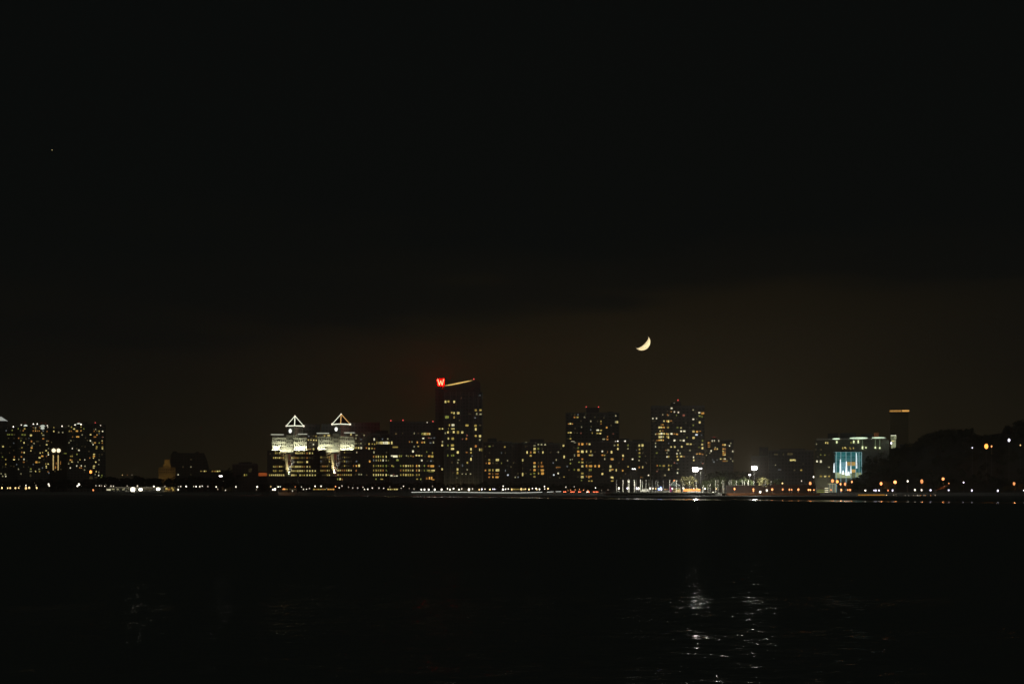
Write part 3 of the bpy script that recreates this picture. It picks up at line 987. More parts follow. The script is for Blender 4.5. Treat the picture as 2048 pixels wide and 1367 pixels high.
lamp(356.3, 978.4, 1446, 'w', 0.75, 'bright white lamp between the small kiosk and the lamp row on the left bank')
lamps('244.7 949.2 y 1.7,255 949.3 o 1.2,264 949.2 d 3', 1635, 0.5, 'small light in the distant tree belt', 'lights in the distant tree belt', ground=5.0)

D = 1620.0
t = thing('golden_building', 'small amber floodlit building in steps left of the dark slab', 'building', (X(333, D), D, G))
BLD.append(t)
k = MB()
k.box(X(317, D), X(351, D), D, D + 16, G - 0.3, Z(933.8, D))
k.build('wall', MAT['golden'], t)
k = MB()
k.box(X(326, D), X(342, D), D + 1.2, D + 13, Z(933.8, D), Z(928.6, D))
k.build('middle_stage', MAT['golden'], t)
k = MB()
k.box(X(329, D), X(339.5, D), D + 2, D + 8, Z(928.6, D), Z(919, D))
k.box(X(328.4, D), X(340.1, D), D + 1.8, D + 8.3, Z(919, D), Z(918.2, D))
k.build('top_tower', MAT['golden'], t)
windows(t, [(x, y, 'n', 2, 3.0) for y in (938.5, 944) for x in (320, 324, 328.5, 333, 337.5, 342, 346.5)], D)


def area(parent, loc, target, sx, sy, power, col, spread=100):
    ld_ = bpy.data.lights.new('wash_light', 'AREA')
    ld_.shape, ld_.size, ld_.size_y = 'RECTANGLE', sx, sy
    ld_.energy, ld_.color, ld_.spread = power, col, math.radians(spread)
    o_ = bpy.data.objects.new('wash_light', ld_)
    COL.objects.link(o_)
    o_.parent = parent
    b = WL[parent.name]
    o_.location = (loc[0] - b[0], loc[1] - b[1], loc[2] - b[2])
    o_.rotation_euler = (Vector(loc) - Vector(target)).to_track_quat('Z', 'Y').to_euler()
    return o_


area(t, (X(334, D), D - 14, G + 1), (X(334, D), D, Z(936, D)), 18, 1, 400, (1.0, 0.66, 0.2), 120)
area(t, (X(334, D), D - 5, Z(934.5, D) + 2), (X(334, D), D + 4, Z(922, D)), 8, 1, 50, (1.0, 0.66, 0.2), 120)

t = thing('dark_slab_building', 'wide unlit building with a sloping right shoulder behind the amber floodlit one', 'building', (X(380, 1640), 1640, G))
BLD.append(t)
D = 1640.0
k = MB()
k.prism([(X(a, D), Z(b, D)) for a, b in ((341, 990), (420.5, 990), (420.5, 945), (418, 932), (414, 917), (408.5, 904.5), (343, 904.5), (341, 910))], D + 18, D + 45)
k.build('wall', MAT['brick'], t)
k = MB()
k.box(X(345, D), X(354, D), D + 20, D + 30, Z(904.6, D), Z(901, D))
k.box(X(391, D), X(399, D), D + 20, D + 30, Z(904.6, D), Z(901.6, D))
k.build('rooftop_bulkhead', MAT['roof'], t)
windows(t, [(x, y, c, w, h) for x, y, c, w, h in parse('389 933 w 3 2.6,373 933 d,389 918.5 d 5 2,341.6 948 w,356 948.6 w,363.3 948.5 W,389 948.5 d,409 941.5 y,412 941.5 d,416 941.5 Y,419 941.5 y,349 948 d')], D + 18)
k = MB()
k.box(X(404, 1600), X(428, 1600), 1600, 1612, G - 0.3, Z(938.5, 1600))
k.build('low_wing', MAT['brick'], t)
windows(t, parse('408.7 941.6 y,412.5 941.6 o 2,416.2 941.6 y 3.4,419.6 941.6 Y,423.3 941.6 Y 3.4,429 947 d'), 1600.0)
building('stepped_building', 'dark low building with two stepped roof levels left of the white office block', 465, 516, 929, 1560, 30, MAT['brick'],
         '489 949.3 y 2.4 4,493.2 949 g 2 4,498.5 938 d 2 4,502 938 d 2 4,498.5 942 d 2 3,502 942 d 2 3', pent=((478, 504, 924), (506, 514, 926.5)))
t = building('low_annex', 'low annex with a glowing orange-red upper wall beside the white office block', 516.4, 534.2, 944, 1415, 12, MAT['brick'], '', cat='building')
k = MB()
k.box(X(517, 1415), X(534, 1415), 1414.6, 1415.1, Z(951.2, 1415), Z(944.8, 1415))
k.build('lit_panel', emit('orange_panel', (1.0, 0.22, 0.05), 0.24, 'NONE', 0.05, 0.3), t)
t = thing('radio_mast', 'thin mast behind the dark slab carrying one faint red light', 'mast', (X(402, 1690), 1690, G))
inst('mast', POLED, t, (X(402, 1690), 1690, G), (0.14, 0.14, Z(855, 1690) - G))
beacon(t, 402, 855, 1688.6, 'q', 0.5)


# ------------------------------------------------------------------ white office blocks with pyramid towers
def tri_bar(parent, a, b, r, mat, name='pyramid_edge_light'):
    k_ = MB()
    k_.tube(a, b, r, None, 6)
    return k_.build(name, mat, parent)


EW = emit('edge_light_white', (0.96, 0.97, 0.74), 1.5, 'NONE')
EO = emit('edge_light_orange', (1.0, 0.55, 0.18), 1.0, 'NONE')
EC = emit('cornice_painted_glow', (0.82, 0.84, 0.64), 0.62, 'NONE')  # light from below painted onto the cornices as emission
CLK = emit('clock_face_light', (0.97, 0.98, 0.88), 1.5, 'NONE')
DW = 1400.0


def office(label, x0, x1, white, ledge, bay, shaft, cor, apex, base, wins_low, wins_top, roofs, connect, pw, right_edge, wtop):
    t = thing('office_building', label, 'office block', (X((x0 + x1) / 2, DW), DW, G))
    BLD.append(t)
    k = MB()
    k.box(X(x0, DW), X(x1, DW), DW - 8, DW + 30, G - 0.3, Z(ledge, DW))
    k.build('lower_storeys', MAT['brick'], t)
    k = MB()                                          # parapet in front of the terrace
    k.box(X(x0, DW), X(x1, DW), DW - 8.3, DW - 7.8, Z(ledge, DW) - 0.4, Z(ledge, DW) + 0.9)
    k.build('terrace_parapet', MAT['brick'], t)
    a, b, yt = white
    k = MB()
    k.box(X(a, DW), X(b, DW), DW, DW + 28, Z(ledge, DW), Z(yt, DW))
    k.build('white_storeys', MAT['white'], t)
    k = MB()
    k.box(X(a + 0.8, DW), X(b - 0.8, DW), DW + 1.5, DW + 27, Z(yt, DW), Z(cor[0][2] + 0.8, DW))
    k.build('attic', MAT['brick'], t)
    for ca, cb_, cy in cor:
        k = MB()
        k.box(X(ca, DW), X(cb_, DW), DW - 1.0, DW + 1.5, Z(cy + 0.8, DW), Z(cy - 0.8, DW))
        k.build('glowing_cornice', EC, t)
    for ca, cb_, cy, dd in connect:
        k = MB()
        k.box(X(ca, DW), X(cb_, DW), DW + dd, DW + 28, G - 0.3, Z(cy, DW))
        k.build('connecting_wing', MAT['brick'], t)
    for ca, cb_, cy in roofs:
        k = MB()
        k.box(X(ca, DW), X(cb_, DW), DW + 8, DW + 24, Z(872, DW), Z(cy, DW))
        k.build('plant_room', MAT['glassy'], t)
    # projecting white bay and shaft below the tower
    k = MB()
    k.box(X(shaft[0] + 5.5, DW), X(shaft[1] + 8, DW), DW - 2.5, DW + 0.5, Z(ledge, DW), Z(cor[0][2] + 1, DW))
    k.build('tower_bay', MAT['white'], t)
    windows(t, [(shaft[0] + 8 + i * 3.3, y, 'n', 2.2, 4) for i in range(4) for y in (cor[0][2] + 9, cor[0][2] + 16.5, cor[0][2] + 24)], DW - 2.5)
    k = MB()
    k.box(X(bay[0], DW), X(bay[1], DW), DW - 10.5, DW - 8.0, Z(bay[3], DW), Z(bay[2], DW))
    k.build('entrance_bay', MAT['white'], t)
    DS = DW - 12.0
    k = MB()
    xm = shaft[0] * 0.5 + shaft[1] * 0.5
    k.tower([(X(xm, DS), DS - 4), (X(shaft[1], DS), DS + 1.5), (X(shaft[1], DS), DS + 4), (X(shaft[0], DS), DS + 4), (X(shaft[0], DS), DS + 1.5)], Z(952, DS), Z(bay[3], DS) + 0.3)
    k.build('corner_shaft', MAT['white'], t)
    for y in range(922, 950, 7):
        inst('window', WIN['n'], t, (X(xm + 2.6, DS), DS - 1.6, Z(y, DS)), (1.6, 0.5, 2.1), 0.5)
    # square tower turned by 45 degrees with clock and a pyramid of light tubes
    (ax_, ay_), (bl, br_, by_) = apex, base
    xc = (bl + br_) / 2
    rad = (br_ - bl) / 2 / F * DW
    cy = DW + 4.0
    z0, z1 = Z(872, DW), Z(by_ + 0.8, DW)
    sq = [(X(xc, DW) - rad, cy), (X(xc - 0.9, DW), cy - rad), (X(xc, DW) + rad, cy), (X(xc, DW), cy + rad)]
    k = MB()
    k.tower([(X(xc, DW) + (p[0] - X(xc, DW)) * 0.93, cy + (p[1] - cy) * 0.93) for p in sq], z0, z1)
    k.build('clock_tower', MAT['stone'], t)
    zt, zb_ = Z(ay_, DW), Z(by_, DW)
    top = (X(ax_, DW), cy, zt)
    k = MB()
    for i in range(4):
        p, q = sq[i], sq[(i + 1) % 4]
        k.poly([(p[0], p[1], zb_), (q[0], q[1], zb_), top])
    k.poly([(p[0], p[1], zb_) for p in sq[::-1]])
    rf = k.build('pyramid_roof', MAT['hull'], t)
    for i in range(4):
        p, q = sq[i], sq[(i + 1) % 4]
        m_ = right_edge if i in (1, 2) else EW
        tri_bar(rf, (p[0], p[1], zb_), top, 0.42 if m_ is EW else 0.40, m_)
        tri_bar(rf, (p[0], p[1], zb_), (q[0], q[1], zb_), 0.42, EW)
    for p in (sq[0], sq[2]):
        inst('corner_lamp', BALL['s'], rf, (p[0], p[1], zb_), (0.9, 0.9, 0.9))
    inst('apex_lamp', BALL['s'], rf, top, (0.7, 0.7, 0.7))
    # the clock on the left face of the turned tower
    e = Vector((sq[1][0] - sq[0][0], sq[1][1] - sq[0][1], 0)) * 0.93
    nrm = Vector((e.y, -e.x, 0)).normalized()
    mid = Vector((X(xc, DW) + (sq[0][0] - X(xc, DW)) * 0.93, cy + (sq[0][1] - cy) * 0.93, 0)) + e * 0.45
    zc = Z(by_ + 10.2, DW)
    k = MB()
    k.tube((mid.x + nrm.x * -0.1, mid.y + nrm.y * -0.1, zc), (mid.x + nrm.x * 0.35, mid.y + nrm.y * 0.35, zc), 4.1 / F * DW, None, 20)
    cl = k.build('clock_face', CLK, t)
    k = MB()
    p0 = Vector((mid.x, mid.y, zc)) + nrm * 0.4
    k.tube(p0, p0 + Vector((0, 0, 1.5)), 0.10, 0.06, 5)
    k.tube(p0, p0 + e.normalized() * 0.9 + Vector((0, 0, 0.3)), 0.10, 0.06, 5)
    k.build('clock_hands', MAT['dark'], cl)
    windows(t, wins_low, DW - 8)
    windows(t, wins_top, DW)
    # floodlights on the terrace and at the foot of the shaft
    zl = Z(ledge, DW) + 0.5
    zm = Z(ledge, DW) + 9
    colr = (0.98, 1.0, 0.72)
    for la, lb in ((a + 1, shaft[0] + 4), (shaft[1] + 9, b - 1)):
        xm_ = X((la + lb) / 2, DW)
        area(t, (xm_, DW - 2.0, zl), (xm_, DW - 0.6, zm - 2.0), (lb - la) / F * DW, 0.5, 3.0 * pw * (lb - la), colr, 150)
    xb_ = X((bay[0] + bay[1]) / 2, DW)
    area(t, (xb_, DW - 12.4, Z(bay[3], DW) + 0.1), (xb_, DW - 10.2, Z(bay[2], DW)), 12, 0.4, pw * 18, colr, 80)
    xt_ = X((shaft[0] + shaft[1]) / 2 + 7, DW)
    area(t, (xt_, DW - 4.4, zl), (xt_, DW - 3.0, zm - 1.0), 6.0, 0.5, pw * 26, colr, 130)
    xs2 = X(xm, DS)
    area(t, (xs2 + 1.6, DS - 6.0, Z(952, DS) - 0.6), (xs2 + 1.2, DS - 2, Z(941, DS)), 0.8, 0.5, pw * wtop[0] * 0.45, (1.0, 0.98, 0.88), 36)
    area(t, (xs2 - 1.6, DS - 6.0, Z(952, DS) - 0.6), (xs2 - 1.2, DS - 2, Z(932, DS)), 0.8, 0.5, pw * wtop[1] * 0.9, (1.0, 0.83, 0.42), 36)
    return t


c1 = [545, 549, 553, 557, 561, 565]
c2 = [581.4, 585.3, 589.5, 593.3, 597.6, 601.8, 606, 611.8, 617.2, 622.5, 628]
low1 = rows(c1, ((905.5, 'dyyY..'), (915, 'yYyYoy'), (932.5, 'yyoYyd'), (941, 'yydyyd'), (949.5, 'YYYYYY')), 2.0, 3.8)
low1 += rows(c2, ((905.5, '..YYYYyoYY.'), (915, 'YyoydydoDd.'.replace('D', 'd')), (923.5, '.wdYyyd....'), (932.5, 'YyYYYyoYy..'), (941, 'YYyYYYyYYYY'), (949.5, 'YYy.YyyYYYY')), 2.1, 3.8)
low1 += parse('1195 0 n') and [(611.8, 923, 'Y', 3.4, 5), (537, 949.5, 'y', 2, 3.8), (541, 949.5, 'Y', 2, 3.8), (538, 907, 'd', 2, 4), (574.5, 915, 'O', 3, 4)]
top1 = [(x, y, 'n', 2.3, 3.8) for x in (546.7, 550.7, 554.7, 558.4, 562.8, 566.5, 570.5, 587.5, 591, 595, 599, 603, 607.4, 611.4) for y in (881.2, 889.6, 897.7)]
oa = office('left white floodlit office block under a pyramid outlined in white', 535, 640.6, (544, 613.6, 874.5), 902.5, (560.5, 587, 893, 907.5), (567, 578.3),
       ((542, 567.5, 868.6), (590, 614.5, 867.4)), (590, 831), (572.6, 607.4, 851), low1, top1, ((607, 640, 846.5), (590, 606, 856)),
       ((613.8, 637.5, 868.5, 3.0),), 38.0, EW, (26, 10))
windows(oa,
        parse('611.6 879 y,617.6 879 Y,623 879 Y,628.6 879.3 Y,633.6 879.5 Y,628 888 W,628 897.3 Y 3 4.4,622 897.7 o,617 897.6 y,618 889 d,618.5 871.6 k,628.5 871.5 d,633.2 871.5 y 2.4 4.4'), DW + 3)
c3 = [640.2, 644, 648.3, 652.9, 657]
c4 = [674.2, 678.4, 682.6, 687.2, 691.5, 695.7, 700.3]
low2 = rows(c3, ((914, 'yddyo'), (922, 'k...y'), (932, 'dooyd'), (940.5, 'yyoYy'), (949.5, '.ddyY')), 2.0, 3.8)
low2 += rows(c4, ((904, '...yddd'), (914, '..dydd.'), (922, 'dddykdd'), (931, '..dydd.'), (940, 'YYooyYY'), (949, 'Yoyyyyy')), 2.0, 3.8)
low2 += parse('711.5 904 w 2 4,711 922 k 3 3,705 931 o 2 4,711 931 O 3 4,716.3 930.5 Y 3.2 5,710.4 940.3 o 3 4,716 948 w 4 3,720.8 948 w,731.6 949 d,737.6 922 O 3.4 5,673.5 957.5 g 3 4,678.5 957.2 Y 3 4.4,682.6 958 o 3 3,709 948 d')
top2 = [(x, y, 'n', 2.3, 4.2) for x in (641.5, 646, 650.5, 654.5, 658.5, 663, 680, 684, 688.5, 693, 697.5, 702, 706) for y in (878, 886.4, 895)]
top2 += parse('641 871 d,649 871 y 3 3,657.5 870.3 Y 6 3,684 869.5 O 9 3,702 868.5 Y 2.4 4')
ob = office('right white floodlit office block under a pyramid with orange right edges', 641.2, 743.5, (636, 708.8, 872.5), 901.5, (651.8, 680.4, 893, 907.5), (660, 671.2),
       ((633.5, 658.5, 866), (684.5, 709.5, 864.8)), (682.2, 827.3), (664.2, 700.2, 847.6), low2, top2, ((642.5, 665, 847), (701, 722, 844.5), (722, 760.5, 843)),
       ((709, 743.4, 862, 2.0),), 24.0, EO, (36, 30))
windows(ob,
        parse('713.5 869.5 w 5 2.4,728.7 869.6 w,712.3 876 w 2.6 4,722.5 878 k,712.4 886.4 w,717.6 886 d,722.4 886.2 w,712.4 895 y 3.4 4.2,717.6 895 Y 3.4 4.2,723 895 W 3.6 4.4,733.3 895 o,738.7 896 Y 3 4.4,738.7 887 y 3 4,731 887 d'), DW + 2)

# ------------------------------------------------------------------ office blocks between the pyramids and the tower
D = 1402.0
r1 = [747.2, 752.4, 756.8, 761.3, 766.2, 772.4]
w = rows(r1, ((912.5, 'oyYgyY'), (920, 'kwyyWw'), (931, 'ygyygg'), (940, 'yyyyog'), (949, 'YYYYYY')), 2.4, 4.4)
w += rows([753.6, 757, 760.4, 763.8, 767.2, 770.6, 774.2, 777.6], ((885, 'ywYYWWWY'),), 3.0, 5.6)
w += parse('748.4 878 W 2.6 5,748 904 w 3 5,744 896 y 3 3.6,749 896.3 o,744.6 887.3 y,749.2 887.6 y,754 878 d,765 877.5 k,775.5 877 w,752 957.5 g,763.5 957.5 y 6 2,776.5 931 d,776.8 920 g 2 3,773 904 d,777 949 g 2 3')
building('office_building', 'dark office block with one bright continuous window strip near its roof, right of the pyramids', 743.9, 779, 868, D, 34, MAT['glassy'], w, pent=((748, 776, 860.5),))
r2 = [801.5, 807, 812, 816.6, 821, 825.6, 833.3, 838.4, 843.4, 848.8]
w = rows(r2, ((931, 'gyYYyyOYdg'), (940, 'oyyYyYoYdg'), (949, 'yyYyyyyy..')), 2.6, 4.4)
w += rows([844, 847, 850, 853, 856, 859.5], ((867, 'gyYyOY'),), 2.4, 5.0)
w += parse('''783.5 885 Y 3 6,792 867 d 5,805.5 866 d,828.5 866 w 2 4,836.5 866 d,846.5 876 W 4 2.6,858 875 r 5 2,862.5 875.5 k,868.5 875 k 5,819 883 o,824 883 w,834.6 884 O 3 4,844.5 884 o 4.4 3.4,849 884 y 2.4 4.4,861 885 k 4,867 884 w 2.6 4,
828.5 892.5 w,836.5 892 y 3 2.6,826 902 W 4 4.4,834.5 902 d 2 4,837.8 902 d 2 4,853.5 903 g 2,865 905 y 2.6 4,790.5 912 W 12 5,784 911 W 4 3,798.6 911.5 y 3 4,802.6 911.5 g 3 4,813 910.8 w,816.6 911.5 y 2,821.8 911 y,826.5 912 o,
833 910 Y 4 3,838.4 910.4 Y 3.6 3,843.5 910.6 y,850 912 d,858.6 911.6 O 6 4,864.6 912 y 5 5,843.5 920 W 4 4,855 921 d,862 921 k 4,867 921 d,795 919.6 g 6 4,794.6 918.8 W 2.4,790.5 893.6 y 13 3.6,857 931 o 4 4,864.5 931.5 O 8 4.6,858 940 y 6 3,
866 940 Y 8 3.4,862 943 g 12 1.6,854.6 940 g 3 4,783 950.5 W 5 3.4,787.5 949 r 3 5,788.5 951.3 W 3 1.6,793.5 951 W 5 2,834.4 957.3 y 4.4 3,841.6 957.5 g 2.6 3.6,853.5 956 o 4 5,859 955.5 O 3 6,863.2 955.5 O 3.6 6,866.5 958.4 O 5 1.6,784 931 y 3 4,787 932 g''')
t = building('office_building', 'dark wide office block with three red roof lights and amber lower windows', 779.6, 871.5, 845, 1398, 36, MAT['glassy'], w,
             beacons='781.8 840.6 R,806 840 R,866 842 R', lamps='854.2 844 s 4', pent=((783, 868, 842.5),))

# ------------------------------------------------------------------ the tower with the red letter
D = 1396.0
wt = '''891 803 Y 3.4 5,897 802.5 y 4.4 4.4,908.4 803 Y 3.4 4.6,903.5 824.6 y 4.4 4,908.2 825.6 Y 3 5,916.4 825.6 Y 6 5,894 833.6 g 9 5,908.3 834 y 3 5,951.5 819.6 y 4.6 4.4,961 819.6 y 4.6 4,953.4 827 w 3 4.6,961 827.6 w 4.6 3.4,950.5 835 k 3.6,
960 790 k,906 849.5 W 7 5,899.5 849.6 y 3 4.4,897 849.4 d,934 850 y 6.4 4.6,951 850.6 y 5.4 4.6,960 850 d 4,896.8 857 y 1.4 4,906 857 Y 7 3,951.5 857.8 Y 3 5.4,890.6 865.5 w 2.6 3.6,896 864 Y 3.4 5,902.5 863.4 d 2 4,907.5 863.4 Y 4.6 4.6,
916 864 y 5 6,924.6 864 Y 4.6 5,896.8 876.4 Y 3 4.4,905.4 876.6 y 5 5,925 877.5 r 3,932.8 877 o 3 5,934 870.2 r 3,951.5 871 y 5 4.6,960 871.5 Y 4.6 5.4,959.6 879 w 4 4,896 890 g 2.4 4.4,905 890 y 6.4 4.4,905 897 Y 6.6 4.4,896 897 d,951.5 891.6 o 4 5,
942 897.6 Y 3.6 4.6,959.4 898.5 Y 2.8 6,964 898.6 y 3.4 6,942 904.5 y 3.6 4,915.5 904 Y 5 5,933.3 904 o 4,944 911 k,895.5 910.2 g 3 4.4,903.5 910.3 g 2 4,907 910 g 3.6 4.4,942 917.6 Y 3 6,917 919 w 4 2,915.5 924.6 w 3 5,934.7 924.5 y 3 5,925 930 k 2.6 5,
915 938 Y 3.6 5.4,934.3 938.5 w 3 4.6,915 945 y 3.6 5.4,924.5 947 w,932 947 w,941 947 w,913.5 955 w 3.4 2,906 945 d,904 924 d 2 4,922 852 d 3,939 827 d 6 2,922 795 d,919 840 d'''
t = thing('roof_sign_tower', 'tallest dark tower with a slanted gold edged roof and a red letter sign', 'tower', (X(918, D), D, G))
BLD.append(t)
k = MB()
k.box(X(888, D), X(965, D), D, D + 34, G - 0.3, Z(783, D))
k.build('wall', MAT['glassy'], t)
k = MB()
k.box(X(870.5, D), X(888, D), D + 3, D + 34, G - 0.3, Z(776, D))
k.build('side_slab', MAT['brick'], t)
k = MB()
k.prism([(X(a, D), Z(b, D)) for a, b in ((888.2, 783), (961, 783), (961, 766), (957, 761.5), (946, 759.5), (924, 764.5), (905, 769.2), (888.2, 772))], D + 2, D + 30)
crown = k.build('slanted_crown', MAT['roof'], t)
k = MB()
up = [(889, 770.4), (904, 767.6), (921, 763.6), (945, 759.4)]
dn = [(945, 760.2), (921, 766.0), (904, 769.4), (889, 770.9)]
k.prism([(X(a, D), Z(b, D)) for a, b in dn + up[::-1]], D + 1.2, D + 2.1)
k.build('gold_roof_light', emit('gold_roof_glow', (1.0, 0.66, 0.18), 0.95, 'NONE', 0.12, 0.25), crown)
k = MB()
for xx in (888.5, 901, 912.5, 921, 938, 947, 956, 964.3):
    k.box(X(xx, D) - 0.45, X(xx, D) + 0.45, D - 0.7, D + 0.2, G, Z(783.6, D))
k.build('pilaster', MAT['conc'], t)['kind'] = 'stuff'
windows(t, parse(wt), D)
windows(t, parse('879.5 857 y 4 3.4,885.2 856.8 Y 3.4 3.6,885.2 883 w 3 4.6,884.8 890 Y 3.4 4,884.5 937.6 Y 3.6 4.4,879 931.5 k'), D + 3)
beacon(t, 947.8, 757.3, D, 'R', 0.6)
area(t, (X(925, D), D - 12, G + 2), (X(925, D), D, G + 10), 34, 1.0, 260, (1.0, 0.80, 0.34), 120)
# the letter
sg = thing('letter_sign', 'glowing red letter W sign on the roof of the tallest tower', 'sign', (X(881, D), D + 3, Z(776, D)))
k = MB()
k.box(X(874, D), X(888, D), D + 5.4, D + 5.8, Z(771, D), Z(755.5, D))
k.build('back_panel', pbr('sign_panel', (0.03, 0.015, 0.015), 0.6, 0.1), sg)
k = MB()
for xx in (876, 881, 886):
    k.tube((X(xx, D), D + 5.9, Z(776.2, D)), (X(xx, D), D + 5.9, Z(757, D)), 0.15, None, 6)
k.build('support_frame', MAT['dark'], sg)
wpts = [(875.2, 757.6), (878.3, 769.2), (881.1, 760.2), (883.9, 769.2), (887.0, 757.6)]
ecore, ered = emit('letter_core', (1.0, 0.36, 0.16), 3.2), emit('letter_red', (1.0, 0.00004, 0.00008), 560.0)
k = MB()
for a, b in zip(wpts[:-1], wpts[1:]):
    k.tube((X(a[0], D), D + 4.6, Z(a[1], D)), (X(b[0], D), D + 4.6, Z(b[1], D)), 0.55, None, 8)
k.build('letter_casing', ered, sg)
k = MB()
for a, b in zip(wpts[:-1], wpts[1:]):
    k.tube((X(a[0], D), D + 3.3, Z(a[1], D)), (X(b[0], D), D + 3.3, Z(b[1], D)), 0.36, None, 8)
k.build('letter_tube', ecore, sg)

# ------------------------------------------------------------------ middle apartment blocks
building('apartment_building', 'dark mid-rise with amber windows just right of the tallest tower', 966.5, 1024, 884.5, 1404, 30, MAT['brick'], '''971 892 d,979 892 g 4.4,986 891 d,1009.6 893 y 3.4 3,1003 905 k 2.6 4,1011 905 d,971 912 d 2 5,
978.5 919 y 5 3.6,986 919 d 2 4,994.8 919 Y 7 4.4,972.5 925.6 o,978.5 925.6 O 4.4 4.6,986 925.6 d 2 4,993 925.6 d 6 3.4,1003 925.6 g 2 4,1015 920.4 w,971 940 o 3 4,979 939.5 y 4.4 4.4,985.7 939.5 y 2 5,995 939.6 Y 7.4 5,1010.7 940.4 k 2 4.4,
979 946.6 o 5.4 3.6,985.5 947 o 2 4,994 946.8 o 7.6 3.6,978.5 953.5 o 3 3.4,985.8 953.4 O 2.4 3.6,994 953.5 O 8 4.2,1015.7 949.2 B 3 3,1022 933 d 3 4,979 905 d''', pent=((975, 993, 876.5), (998, 1004, 881)))
building('apartment_building', 'dark unlit connecting block with tiny white lights low on its wall', 1024.6, 1044, 886.8, 1406, 30, MAT['brick'], '1030.5 953.8 w,1036.3 953.4 k 3.4 3,1036 946.5 d,1027 925 d')
building('apartment_building', 'dark mid-rise with a column of square amber windows and three pale windows near the roof', 1044.4, 1095, 885.5, 1402, 30, MAT['brick'], '''1052.5 884.6 w 4.4 3.6,1051.5 892 d,1054.2 904 Y 2.6 5.4,1061.5 904 o 3 4,
1069 890.4 w 5.4 2.6,1069 897 Y 5.4 4.6,1069 904 y 5 5,1076.6 888.2 w 3.8,1083 888.5 w 3.4,1090.3 888.6 w 4,1076.6 896.6 g 4 5,1084.5 897 d,1077 903 k 2 4,1085.8 904 Y 3 5.4,1061.5 910.6 y 5 4.4,1045.4 919.6 Y 3.4 5,1045 926 d,1045.2 948.2 Y 2.8 7,
1069 925.2 O 4.4 4,1076.8 925 d 2.4 4.4,1083 925 o 3 5,1069 932.3 Y 5.2 5,1077 932.3 o 2.2 5,1084 932 o 6 4.6,1061 939 d 4.4,1069 939.3 O 5.4 5,1077 938.5 d 2 5,1084.4 939.5 O 6.4 5,1061.5 947.2 g 3.4,1068.5 946 g 4,1077 946 y 2.4 4.4,1085 946 O 7.4 5,
1069 952.6 y 5 3.8,1045.5 936 d 2 5,1052 946 d''', pent=((1060, 1088, 878),))
building('apartment_building', 'dark plain block with a few scattered windows left of the gold windowed front block', 1095.6, 1139.5, 887.5, 1400, 30, MAT['brick'], '''1120.5 889.6 d 2.6 4,1127 890.6 Y 4.4 4.8,1122 897 d,1116.5 903.5 w 3.4 3,1128.3 913 Y 2.8 6,
1112.5 919 w 2 4,1106.5 925 k,1116.5 934 o 10 1.4,1134.5 932 k 3.4,1116.3 946 W 3.4,1107.5 949 B 3,1119.5 954.6 d,1128 953 y 3 2.6,1100 953.5 d 2 4,1138 939 d,1101 904 d,1117 931.5 d 8 1.4''', pent=((1097, 1106, 884),))
building('apartment_tower', 'dark tower with two red lights on its rooftop block, left of the brightest windowed tower', 1131, 1238.5, 826, 1490, 34, MAT['stone'], '''1143 828.6 d,1149.5 828.6 d,1156 828.6 k 3.4 2.6,1171.5 828.6 d,1149 834 o 4.4 3,1155 833.8 y 4 3,
1169 833.8 w 3,1181.5 841.8 w,1202 842 y 3.6,1202 847 o 4 2,1195.5 842 d,1231.5 831 w 2.4,1231 843.5 w 2 4,1234.6 843.6 Y 4 5,1140.8 846.6 Y 3.6 3,1137 847 o,1145 847 o 2.4,1163 853.5 w,1213.5 854.5 O 3.6 3.6,1181.5 859 k,1182.5 852.5 d,1195.5 859.6 W 6.4 2.6,
1202 860 y 4.4 3,1137 864.6 y 3.6 2.8,1141.5 864.5 Y 4.6 3,1149 865 d,1154 865 d,1162 865.6 r 3 3.6,1184.5 865.6 y 2 3.6,1195 866 y 4.6 3,1200.6 866.2 Y 4 3,1226.6 867 r 3.6 3,1140.6 870.6 d,1136 876.5 d,1141 876.5 y 3.4 2.6,1207.5 877.6 w 5.4 2.4,
1214.6 878 o 4.4 3.4,1215 872.5 o,1162 841 d,1222 850 d,1150 856 d,1190 834 d,1208 835 d''', pent=((1172, 1198, 815), (1215, 1226, 823)), beacons='1172.5 813 R,1197 813.2 R')
